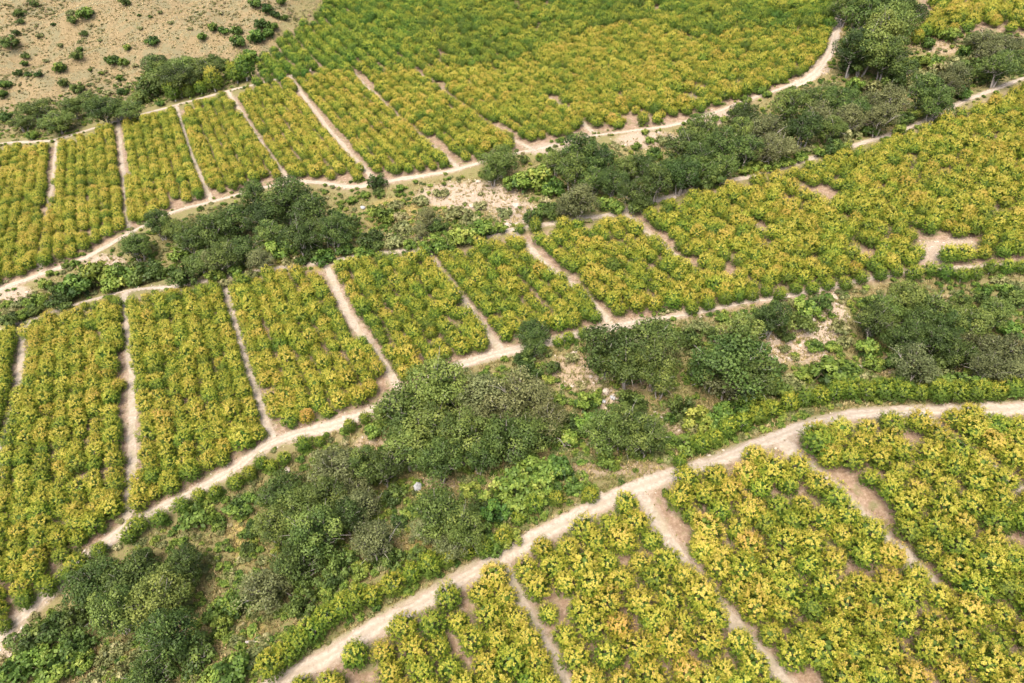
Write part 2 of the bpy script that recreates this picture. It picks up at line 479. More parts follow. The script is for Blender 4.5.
def grid_mesh(name, X, Y, Z, mat, attrs):
    ny, nx = Z.shape
    xs, ys = np.meshgrid(X, Y)
    co = np.stack([xs, ys, Z], -1).reshape(-1, 3)
    i = np.arange(nx - 1)[None, :] + nx * np.arange(ny - 1)[:, None]
    f = np.stack([i, i + 1, i + nx + 1, i + nx], -1).reshape(-1, 4)
    me = bpy.data.meshes.new(name)
    me.vertices.add(len(co)); me.vertices.foreach_set('co', co.astype(np.float32).ravel())
    me.loops.add(f.size); me.loops.foreach_set('vertex_index', f.astype(np.int32).ravel())
    me.polygons.add(len(f)); me.polygons.foreach_set('loop_start', np.arange(0, f.size, 4, dtype=np.int32))
    me.polygons.foreach_set('use_smooth', np.ones(len(f), bool))
    me.materials.append(mat)
    for k, v in attrs.items():
        a = me.attributes.new(k, 'FLOAT', 'POINT'); a.data.foreach_set('value', v.astype(np.float32).ravel())
    me.update(calc_edges=True)
    return me


gr = link('ground', grid_mesh('ground', GX, GY, GZ, M_GROUND, dict(orchard=m_orch, hill=m_hill, rubble=m_rub, tan=m_tan, yellow=m_yel, bare=m_bare)))
gr['kind'] = 'structure'


def ribbon(name, P, width, mat, label, lift=.05, seed=0):
    # densify with Catmull-Rom
    pts = []
    n = len(P)
    for i in range(n - 1):
        p0, p1, p2, p3 = P[max(i - 1, 0)], P[i], P[i + 1], P[min(i + 2, n - 1)]
        k = max(2, int(np.linalg.norm(p2 - p1) / .7))
        for s in range(k):
            t = s / k
            pts.append(.5 * ((2 * p1) + (-p0 + p2) * t + (2 * p0 - 5 * p1 + 4 * p2 - p3) * t * t + (-p0 + 3 * p1 - 3 * p2 + p3) * t ** 3))
    pts.append(P[-1]); pts = np.array(pts)
    tg = np.gradient(pts, axis=0); tg /= np.linalg.norm(tg, axis=1)[:, None] + 1e-9
    nm = np.stack([-tg[:, 1], tg[:, 0]], -1)
    s = np.arange(len(pts)) * .7
    wob = fbm(s / 9., s * 0 + seed, seed, 2) * 1.0
    pts = pts + nm * wob[:, None]
    wl = width / 2 * (1 + fbm(s / 2.2, s * 0, seed + 3, 4) * 1.0 + fbm(s / 14., s * 0, seed + 13, 2) * .7)
    wr = width / 2 * (1 + fbm(s / 2.2, s * 0, seed + 7, 4) * 1.0 + fbm(s / 14., s * 0, seed + 17, 2) * .7)
    us = np.linspace(-1, 1, 9)
    V = []; A = []
    for u in us:
        w = np.where(u < 0, wl, wr) * u
        q = pts + nm * w[:, None]
        z = hmesh(q[:, 0], q[:, 1]) + lift * (1 - .55 * abs(u) ** 3)
        V.append(np.stack([q[:, 0], q[:, 1], z], -1)); A.append(np.full(len(pts), u))
    m = len(us); npt = len(pts)
    V = np.stack(V, 1).reshape(-1, 3); A = np.stack(A, 1).reshape(-1)
    F_ = [(i * m + j, (i + 1) * m + j, (i + 1) * m + j + 1, i * m + j + 1) for i in range(npt - 1) for j in range(m - 1)]
    o = link(name, mesh_from(name, V, F_, mat, {'across': ('POINT', A)}, True))
    o['kind'] = 'structure'; o['label'] = label; o['category'] = 'dirt road' if name == 'dirt_road' else 'track'
    return o


for i, (k, (P, w, lab)) in enumerate(ROADS.items()):
    ribbon('dirt_path' if k in ('upper_end', 'mid_end') else 'dirt_road', P, w, M_ROAD, lab, .10, 20 * i)
for i, (k, (P, w, lab)) in enumerate(TRACKS.items()):
    ribbon('dirt_track', P, w, M_TRACK, lab, .055, 200 + 20 * i)


# ------------------------------------------------------------------ foliage meshes
def unit(v):
    return v / (np.linalg.norm(v, axis=-1, keepdims=True) + 1e-9)


class Leaves:
    def __init__(s): s.v = []; s.age = []; s.sh = []
    def add(s, base, direc, side, length, width, age, sh):
        """arrays of diamond leaves"""
        tip = base + direc * length[:, None]
        mid = base + direc * (length * .45)[:, None]
        nrm = np.cross(direc, side)
        l = mid + side * (width / 2)[:, None] + nrm * (width * .12)[:, None]
        r = mid - side * (width / 2)[:, None] + nrm * (width * .12)[:, None]
        s.v.append(np.stack([base, l, tip, r], 1).reshape(-1, 3)); s.age.append(age); s.sh.append(sh)
    def mesh(s, name, mat):
        v = np.concatenate(s.v); n = len(v) // 4
        me = bpy.data.meshes.new(name)
        me.vertices.add(len(v)); me.vertices.foreach_set('co', v.astype(np.float32).ravel())
        me.loops.add(n * 4); me.loops.foreach_set('vertex_index', np.arange(n * 4, dtype=np.int32))
        me.polygons.add(n); me.polygons.foreach_set('loop_start', np.arange(0, n * 4, 4, dtype=np.int32))
        me.materials.append(mat)
        a = me.attributes.new('age', 'FLOAT', 'FACE'); a.data.foreach_set('value', np.concatenate(s.age).astype(np.float32))
        a = me.attributes.new('shade_of_leaf', 'FLOAT', 'FACE'); a.data.foreach_set('value', np.concatenate(s.sh).astype(np.float32))
        me.update(calc_edges=True)
        return me


def rand_dirs(rng, n):
    return unit(rng.normal(size=(n, 3)))


def perp(rng, d):
    return unit(np.cross(d, rand_dirs(rng, len(d))))


def avocado_crown(seed, shoots=270, per=13, R=2.2, HT=4.4):
    """dome of leafy shoots; pale new growth at the shoot tips, and crown tops coloured lighter to look top-lit"""
    rng = np.random.default_rng(seed)
    L = Leaves()
    # a few leaders give an uneven outline
    nl = rng.integers(6, 10)
    la = rng.uniform(0, 6.28, nl); lz = rng.uniform(.0, .95, nl); lk = rng.uniform(.12, .34, nl)
    ld = unit(np.stack([np.cos(la) * np.sqrt(1 - lz ** 2), np.sin(la) * np.sqrt(1 - lz ** 2), lz], -1))
    z = rng.uniform(-.45, 1, shoots); a = rng.uniform(0, 6.28, shoots)
    d = np.stack([np.cos(a) * np.sqrt(1 - z ** 2), np.sin(a) * np.sqrt(1 - z ** 2), z], -1)
    lead = ((np.clip(d @ ld.T, 0, 1) ** 14) * lk).sum(1)
    bulge = .93 + lead * (z > 0) * .9 + rng.normal(0, .045, shoots) + .10 * (z < .05)
    pos = d * bulge[:, None] * np.array([R, R, HT * .54]) * rng.uniform(.84, 1.03, shoots)[:, None] + np.array([0, 0, HT * .46])
    pos[:, 2] = np.maximum(pos[:, 2], .3)
    ax = unit(d * np.array([1, 1, .8]) + np.array([0, 0, .5]) + rng.normal(0, .18, (shoots, 3)))
    flush_toplit = np.clip(rng.normal(.36, .10, shoots) + .56 * (z - .22) + .5 * lead, 0, 1)  # new-growth flush, plus top light put into the colour by shoot height
    for i in range(shoots):
        n = per
        k = np.linspace(0, 1, n)                       # 0 tip leaves, 1 old leaves lower on the shoot
        sp = rng.uniform(0, 6.28, n) + np.arange(n) * 2.4
        e1 = unit(np.cross(ax[i], [0.3, .2, 1.])[None])[0]; e2 = np.cross(ax[i], e1)
        rad = np.cos(sp)[:, None] * e1 + np.sin(sp)[:, None] * e2
        dirs = unit(ax[i] * (.55 - .75 * k)[:, None] + rad * (.75 + .45 * k)[:, None] + np.array([0, 0, -.2]) * k[:, None])
        base = pos[i] - ax[i] * (.34 * k)[:, None] + rng.normal(0, .04, (n, 3))
        side = unit(np.cross(dirs, d[i] + .4 * ax[i] + rng.normal(0, .16, (n, 3))))
        ln_ = rng.uniform(.17, .275, n) * (.75 + .35 * k); wd = ln_ * rng.uniform(.45, .62, n)
        age = np.clip(.11 + flush_toplit[i] * (.96 - .36 * k) + rng.normal(0, .05, n), 0, 1)
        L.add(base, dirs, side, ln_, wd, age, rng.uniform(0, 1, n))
    n = 240                                            # old leaves deep in the crown
    d = rand_dirs(rng, n); p = d * np.array([R, R, HT * .5]) * rng.uniform(.45, .78, n)[:, None] + np.array([0, 0, HT * .46])
    p[:, 2] = np.maximum(p[:, 2], .3)
    dr = perp(rng, unit(d + rng.normal(0, .4, (n, 3))))
    L.add(p, dr, unit(np.cross(dr, d)), rng.uniform(.5, .75, n), rng.uniform(.35, .5, n), rng.uniform(0, .2, n), rng.uniform(0, 1, n))
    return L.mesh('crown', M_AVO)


def tube(V, Fc, p0, p1, r0, r1, n=6, bend=None):
    """tapered tube, appended to lists"""
    p0 = np.array(p0, float); p1 = np.array(p1, float)
    segs = 4; rings = []
    b = np.zeros(3) if bend is None else np.array(bend, float)
    prev = None
    for s in range(segs + 1):
        t = s / segs
        c = p0 + (p1 - p0) * t + b * math.sin(math.pi * t)
        d = unit((p1 - p0) + b * math.pi * math.cos(math.pi * t))
        e1 = unit(np.cross(d, [.31, .95, .11])); e2 = np.cross(d, e1)
        r = r0 + (r1 - r0) * t
        st = len(V)
        for k in range(n):
            a = 2 * math.pi * k / n
            V.append(c + (e1 * math.cos(a) + e2 * math.sin(a)) * r)
        if prev is not None:
            for k in range(n):
                Fc.append((prev + k, prev + (k + 1) % n, st + (k + 1) % n, st + k))
        prev = st
    Fc.append(tuple(prev + k for k in range(n)))


def avocado_trunk(seed, mat):
    rng = np.random.default_rng(seed)
    V, Fc = [], []
    top = np.array([rng.normal(0, .1), rng.normal(0, .1), 1.1])
    tube(V, Fc, (0, 0, -.4), top, .17, .12, 7)
    for k in range(5):
        a = k * 1.26 + rng.uniform(-.4, .4)
        tube(V, Fc, top - np.array([0, 0, .08]), top + np.array([math.cos(a) * 1.2, math.sin(a) * 1.2, rng.uniform(.6, 1.5)]), .085, .03, 5, (0, 0, .1))
    return mesh_from('trunk', V, Fc, mat, None, True)


def oak(seed, R=4.5, HT=8.2, lobes=40, per=180, leaf=.33, mat=None, bark=None, sparse=0., low=.12, stems=3, mean=.42):
    """broad evergreen crown of leafy lobes on spreading limbs; returns crown mesh and trunk mesh"""
    rng = np.random.default_rng(seed)
    L = Leaves()
    z = rng.uniform(-.25, 1, lobes) ** 1.0; a = np.arange(lobes) * 2.39996 + rng.uniform(-.5, .5, lobes)
    d = np.stack([np.cos(a) * np.sqrt(1 - z ** 2), np.sin(a) * np.sqrt(1 - z ** 2), z], -1)
    nb = 5; bd = rand_dirs(rng, nb); bk = rng.uniform(-.3, .25, nb)
    bul = 1 + ((np.clip(d @ bd.T, 0, 1) ** 5) * bk).sum(1)
    cz = HT * (low + (1 - low) * .46)
    c = d * bul[:, None] * np.array([R * .78, R * .78, HT * (1 - low) * .44]) * rng.uniform(.68, 1.08, lobes)[:, None] + np.array([0, 0, cz])
    lr = R * rng.uniform(.17, .34, lobes)
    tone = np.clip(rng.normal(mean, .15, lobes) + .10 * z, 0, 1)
    for i in range(lobes):
        n = int(per * (lr[i] / (.31 * R)) ** 2 * (1 - sparse * rng.uniform(.3, 1)))
        q = rand_dirs(rng, n)
        q = unit(q + .3 * d[i] + np.array([0, 0, .3]))
        rr = lr[i] * (1 - .45 * rng.random(n) ** 2.2 + np.where(rng.random(n) < .12, rng.uniform(0, .28, n), 0))
        p = c[i] + q * rr[:, None] * np.array([1, 1, .85])
        p[:, 2] = np.maximum(p[:, 2], .15)
        nq = unit(q + rng.normal(0, .42, (n, 3)) + np.array([0, 0, .2]))
        dr = perp(rng, nq)
        ln_ = leaf * rng.uniform(.6, 1.3, n)
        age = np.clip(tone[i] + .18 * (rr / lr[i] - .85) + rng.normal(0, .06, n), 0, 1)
        L.add(p, dr, np.cross(nq, dr), ln_, ln_ * rng.uniform(.55, .8, n), age, rng.uniform(0, 1, n))
    n = int(lobes * per * .10)
    q = rand_dirs(rng, n); p = q * np.array([R * .62, R * .62, HT * .36]) * rng.uniform(.3, 1, n)[:, None] + np.array([0, 0, cz])
    p[:, 2] = np.maximum(p[:, 2], .15)
    dr = rand_dirs(rng, n)
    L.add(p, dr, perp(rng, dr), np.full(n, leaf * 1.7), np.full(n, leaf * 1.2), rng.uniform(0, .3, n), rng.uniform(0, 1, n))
    crown = L.mesh('crown', mat)
    V, Fc = [], []
    idx = rng.permutation(lobes)
    for s in range(stems):
        aa = s * 6.28 / stems + rng.uniform(-.5, .5)
        foot = np.array([math.cos(aa) * .06 * R * (stems > 1), math.sin(aa) * .06 * R * (stems > 1), -.5])
        fork = np.array([math.cos(aa) * .22 * R, math.sin(aa) * .22 * R, HT * (.26 + .1 * rng.uniform())])
        r0 = .055 * R * (1.25 if stems == 1 else .9)
        tube(V, Fc, foot, fork, r0, r0 * .65, 7, rng.normal(0, .05 * R, 3))
        for k in range(5):
            t = c[idx[(s * 5 + k) % lobes]]
            tube(V, Fc, fork - np.array([0, 0, .1]), fork + (t - fork) * 1.02, r0 * .5, r0 * .13, 5, rng.normal(0, .05 * R, 3))
            e = fork + (t - fork) * .6
            for _ in range(2):
                t2 = t + rng.normal(0, .22 * R, 3)
                tube(V, Fc, e, t2, r0 * .25, r0 * .06, 4, rng.normal(0, .03 * R, 3))
    return crown, mesh_from('trunk', V, Fc, bark, None, True)


def shrub(seed, R=1.8, HT=1.9, lobes=13, per=85, leaf=.34, mat=None, mean=.45):
    c, t = oak(seed, R, HT, lobes, per, leaf, mat, M_TRUNK, 0, .02, 2, mean)
    return c, t


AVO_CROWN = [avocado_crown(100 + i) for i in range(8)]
AVO_TRUNK = [avocado_trunk(150 + i, M_TRUNK) for i in range(2)]
YOUNG_TRUNK = [avocado_trunk(160 + i, M_PALE) for i in range(2)]
KIND = {  # meshes, base radius
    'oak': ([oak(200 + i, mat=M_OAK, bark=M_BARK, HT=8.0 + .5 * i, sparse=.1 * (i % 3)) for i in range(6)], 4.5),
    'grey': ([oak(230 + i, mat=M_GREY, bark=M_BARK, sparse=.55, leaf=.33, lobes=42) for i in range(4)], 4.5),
    'dark': ([shrub(250 + i, R=2.2, HT=2.7, lobes=16, per=95, mat=M_OAK, mean=.40) for i in range(3)], 2.2),
    'shrub': ([shrub(270 + i, mat=M_SHRUB) for i in range(4)], 1.8),
    'sage': ([shrub(290 + i, R=1.4, HT=1.25, lobes=11, per=75, leaf=.30, mat=M_SAGE) for i in range(3)], 1.4),
}

# ------------------------------------------------------------------ orchard trees
ROWDIR = np.array([math.cos(math.radians(-63)), math.sin(math.radians(-63))])
CROSS = np.array([-ROWDIR[1], ROWDIR[0]])          # pointing right / up-slope


def lattice(area, sp_row, sp_tree, jit, size, gap, key, miss=.03, clear=1.0, seed=0):
    rng = np.random.default_rng(seed)
    ax = np.array(area, float)
    xs, ys, _ = cast(np.clip(ax[:, 0], -200, 1250), np.clip(ax[:, 1], -70, 800))
    P = np.stack([xs, ys], -1)
    u = P @ ROWDIR; v = P @ CROSS
    rows = np.arange(math.floor(v.min() / sp_row) - 1, math.ceil(v.max() / sp_row) + 2)
    out = []
    for r in rows:
        k = np.arange(math.floor(u.min() / sp_tree) - 1, math.ceil(u.max() / sp_tree) + 2)
        uu = k * sp_tree + (r % 2) * sp_tree * .5 + rng.normal(0, jit, len(k)); vv = r * sp_row + rng.normal(0, jit, len(k))
        x = uu * ROWDIR[0] + vv * CROSS[0]; y = uu * ROWDIR[1] + vv * CROSS[1]
        out.append(np.stack([x, y, np.full(len(k), r), k], -1))
    o = np.concatenate(out)
    z = hmesh(o[:, 0], o[:, 1])
    px, py, d = project(o[:, 0], o[:, 1], z)
    keep = inpoly(px, py, area) & (rng.random(len(o)) > miss)
    o = o[keep]; px, py, d, z = px[keep], py[keep], d[keep], z[keep]
    s = size * rng.normal(1, .11, len(o)).clip(.62, 1.3)
    need = s * 2.2 * clear - .25
    rd = road_dist(o[:, 0], o[:, 1]); lack = need - rd
    gx_ = (road_dist(o[:, 0] + .2, o[:, 1]) - rd) / .2; gy_ = (road_dist(o[:, 0], o[:, 1] + .2) - rd) / .2
    mv = np.where(lack > 0, lack, 0)
    o[:, 0] += gx_ * mv; o[:, 1] += gy_ * mv
    keep = (lack < 1.7) & (road_dist(o[:, 0], o[:, 1]) > need - .5)
    z = hmesh(o[:, 0], o[:, 1]); px, py, d = project(o[:, 0], o[:, 1], z)
    for (bx, by, bw, bh) in gap:
        keep &= (((px - bx) / bw) ** 2 + ((py - by) / bh) ** 2) > 1
    o = o[keep]
    return dict(x=o[:, 0], y=o[:, 1], z=z[keep], row=o[:, 2], k=o[:, 3], s=s[keep], px=px[keep], py=py[keep], d=d[keep], key=key)


GAPS_MID = [(700, 252, 8, 3), (762, 236, 10, 3), (662, 240, 9, 3), (880, 192, 9, 3), (945, 172, 8, 3), (1002, 232, 9, 4), (845, 222, 8, 4), (780, 205, 9, 3), (905, 160, 8, 3), (735, 275, 8, 3), (870, 255, 9, 3), (640, 268, 7, 3), (985, 140, 9, 3), (820, 262, 8, 3), (938, 250, 24, 13), (965, 248, 14, 8), (820, 196, 20, 5), (905, 235, 8, 5), (800, 275, 9, 5), (690, 262, 10, 4), (750, 225, 8, 3), (730, 185, 12, 4), (990, 215, 10, 4), (850, 250, 10, 4)]
GAPS_NEAR = [(733, 545, 5, 4), (958, 617, 6, 6), (905, 590, 5, 5)]
GAPS_UP = [(690, 100, 10, 5), (560, 145, 25, 6), (640, 120, 12, 4), (700, 90, 8, 4)]
ORCH = [
    lattice(AREA_NEAR, 4.75, 4.6, .36, 1.27, GAPS_NEAR, 'near', .01, .68, 1),
    lattice(AREA_MID, 4.15, 4.05, .36, 1.11, GAPS_MID, 'mid', .01, .78, 2),
    lattice(AREA_UP, 4.4, 4.3, .32, 1.06, GAPS_UP, 'up', .012, .86, 3),
    lattice(AREA_TALL, 6.3, 6.1, .4, 1.42, [], 'tall', .02, .7, 4),
    lattice(AREA_FAR, 5.6, 5.6, .6, 1.3, [], 'far', .02, .7, 5),
]
trees = []
for O in ORCH:
    rng = np.random.default_rng(len(trees) + 5)
    n = len(O['x'])
    big = fbm(O['x'] / 26., O['y'] / 26., 31, 3)
    base = {'near': -.11, 'mid': -.13, 'up': -.13, 'tall': -.34, 'far': -.10}[O['key']]
    tint = base + big * .30 + rng.normal(0, .085, n)
    green = rng.random(n) < .06
    tint = np.where(green, tint - .22, tint)
    if O['key'] == 'mid':
        # greener, limier trees in the central blocks and along the lower edge
        tint -= .10 * np.exp(-((O['px'] - 440) / 190) ** 2) * np.exp(-((O['py'] - 300) / 70) ** 2)
    hue = rng.normal(0, .010, n) + (np.where(O['px'] < 420, .018, .006) if O['key'] == 'tall' else 0)
    for i in range(n):
        trees.append((O['key'], O['x'][i], O['y'][i], O['z'][i], O['s'][i], tint[i], hue[i], O['px'][i], O['py'][i], O['d'][i], O['row'][i], O['k'][i]))
print('orchard trees', len(trees), {O['key']: len(O['x']) for O in ORCH})

# the 300 that show largest become trees of their own
def infr(t):
    return 4 < t[7] < 1020 and 4 < t[8] < 690
cand = sorted([i for i, t in enumerate(trees) if infr(t)], key=lambda i: -trees[i][4] / trees[i][9] if trees[i][0] == 'near' else trees[i][9])
near_ids = [i for i in cand if trees[i][0] == 'near'][:300]
rest = [i for i in cand if trees[i][0] != 'near']
solo = set(near_ids + rest[:max(0, 300 - len(near_ids))])
print('near trees in view', len(solo), len([i for i in cand if trees[i][0] == 'near']))


def empty(name, loc, rz=0, s=1.0):
    o = bpy.data.objects.new(name, None); COL.objects.link(o)
    o.empty_display_size = .5
    o.location = loc; o.rotation_euler = (0, 0, rz); o.scale = s if isinstance(s, tuple) else (s, s, s)
    return o


def plant(name, loc, rz, s, crown_me, trunk_me, tint, hue):
    e = empty(name, loc, rz, s)
    c = link('crown', crown_me, e); c['tint'] = float(tint); c['hue'] = float(hue)
    link('trunk', trunk_me, e)
    return e, c


_ones = ['first', 'second', 'third', 'fourth', 'fifth', 'sixth', 'seventh', 'eighth', 'ninth', 'tenth', 'eleventh', 'twelfth', 'thirteenth', 'fourteenth', 'fifteenth', 'sixteenth', 'seventeenth', 'eighteenth', 'nineteenth']
ORD = list(_ones)
for _t, _th in (('twenty', 'twentieth'), ('thirty', 'thirtieth'), ('forty', 'fortieth'), ('fifty', 'fiftieth'), ('sixty', 'sixtieth'), ('seventy', 'seventieth')):
    ORD.append(_th); ORD += [_t + '-' + q for q in _ones[:9]]


def colour_word(t):
    return 'green' if t < -.24 else 'lime green' if t < -.15 else 'yellow green' if t < -.06 else 'golden'


LANES_NEAR = ['l1', 'l2', 'l3', 'l4']
LV = [float(np.mean(TRACKS[k][0] @ CROSS)) for k in LANES_NEAR]
BLOCKS = ['left of the short sandy track', 'between the short and long tracks', 'between the long and wide tracks', 'right of the wide track', 'beyond the far right track']
info = {}
for i in solo:
    t = trees[i]
    if t[0] == 'near':
        v = t[1] * CROSS[0] + t[2] * CROSS[1]
        info.setdefault((sum(v > a for a in LV), int(t[10])), []).append(i)
rows_of = {}
for b, r in sorted(info): rows_of.setdefault(b, []).append(r)
label_of = {}
for (b, r), ids in info.items():
    ids.sort(key=lambda i: trees[i][1] * ROWDIR[0] + trees[i][2] * ROWDIR[1])
    rn = rows_of[b].index(r)
    for k, i in enumerate(ids):
        t = trees[i]
        label_of[i] = '%s avocado tree, %s below the road, %s row %s' % (colour_word(t[5]), ORD[k], ORD[rn], BLOCKS[b])
others = sorted([i for i in solo if i not in label_of], key=lambda i: trees[i][7])
rown = {}
for i in others: rown.setdefault(int(trees[i][10]), []).append(i)
for rn, r in enumerate(sorted(rown)):
    for k, i in enumerate(sorted(rown[r], key=lambda i: -trees[i][8])):
        label_of[i] = '%s avocado tree, %s up the %s row of the lower-left middle orchard' % (colour_word(trees[i][5]), ORD[k], ORD[rn])

for i in sorted(solo):
    key, x, y, z, s, tint, hue, *_ = trees[i]
    v = i % len(AVO_CROWN)
    rz = random.uniform(0, 6.28)
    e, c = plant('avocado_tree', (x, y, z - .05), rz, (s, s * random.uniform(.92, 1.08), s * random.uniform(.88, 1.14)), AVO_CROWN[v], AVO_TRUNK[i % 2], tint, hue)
    e['label'] = label_of[i]; e['category'] = 'avocado tree'; e['group'] = 'avocado trees of the orchard rows'


# --- all farther orchard trees: one object, its trees grown on points
def scatter(name, pts, meshes, label, category, group=None):
    """one mesh of points; geometry nodes set a plant mesh on each"""
    me = bpy.data.meshes.new(name)
    n = len(pts)
    co = np.array([p[:3] for p in pts], np.float32)
    me.vertices.add(n); me.vertices.foreach_set('co', co.ravel())
    rng = np.random.default_rng(n)
    def at(k, vals, ty='FLOAT'):
        a = me.attributes.new(k, ty, 'POINT')
        a.data.foreach_set('vector' if ty == 'FLOAT_VECTOR' else 'value', vals)
    sc_ = np.array([p[3] for p in pts])
    at('tint', np.array([p[4] for p in pts], np.float32)); at('hue', np.array([p[5] for p in pts], np.float32))
    rot = np.zeros((n, 3), np.float32); rot[:, 2] = rng.uniform(0, 6.28, n)
    at('turn', rot.ravel(), 'FLOAT_VECTOR')
    sv = np.stack([sc_, sc_ * rng.uniform(.9, 1.1, n), sc_ * rng.uniform(.85, 1.15, n)], -1).astype(np.float32)
    at('size', sv.ravel(), 'FLOAT_VECTOR')
    at('pick', rng.integers(0, len(meshes), n).astype(np.int32), 'INT')
    o = link(name, me)
    g = bpy.data.node_groups.new(name + '_growth', 'GeometryNodeTree')
    g.interface.new_socket('Geometry', in_out='INPUT', socket_type='NodeSocketGeometry')
    g.interface.new_socket('Geometry', in_out='OUTPUT', socket_type='NodeSocketGeometry')
    gi = g.nodes.new('NodeGroupInput'); go = g.nodes.new('NodeGroupOutput')
    ip = g.nodes.new('GeometryNodeInstanceOnPoints')
    mp = g.nodes.new('GeometryNodeMeshToPoints')
    g.links.new(gi.outputs[0], mp.inputs[0]); g.links.new(mp.outputs[0], ip.inputs['Points'])
    gti = g.nodes.new('GeometryNodeGeometryToInstance')
    for src in reversed(meshes):
        oi = g.nodes.new('GeometryNodeObjectInfo'); oi.inputs['Object'].default_value = src
        oi.inputs['As Instance'].default_value = False; oi.transform_space = 'ORIGINAL'
        g.links.new(oi.outputs['Geometry'], gti.inputs[0])
    g.links.new(gti.outputs[0], ip.inputs['Instance']); ip.inputs['Pick Instance'].default_value = True
    def na(k, ty):
        a = g.nodes.new('GeometryNodeInputNamedAttribute'); a.data_type = ty; a.inputs[0].default_value = k
        return a.outputs[0]
    g.links.new(na('pick', 'INT'), ip.inputs['Instance Index'])
    g.links.new(na('turn', 'FLOAT_VECTOR'), ip.inputs['Rotation']); g.links.new(na('size', 'FLOAT_VECTOR'), ip.inputs['Scale'])
    g.links.new(ip.outputs[0], go.inputs[0])
    md = o.modifiers.new('growth', 'NODES'); md.node_group = g
    o['kind'] = 'stuff'; o['label'] = label; o['category'] = category
    return o


def first_crowns(meshes):
    out = []
    for me in meshes:
        for ob in bpy.data.objects:
            if ob.data == me: out.append(ob); break
    return out


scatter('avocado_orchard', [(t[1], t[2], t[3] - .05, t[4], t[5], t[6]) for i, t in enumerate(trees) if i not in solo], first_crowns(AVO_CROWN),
        'rows of golden green avocado trees covering the middle and upper slopes', 'orchard')
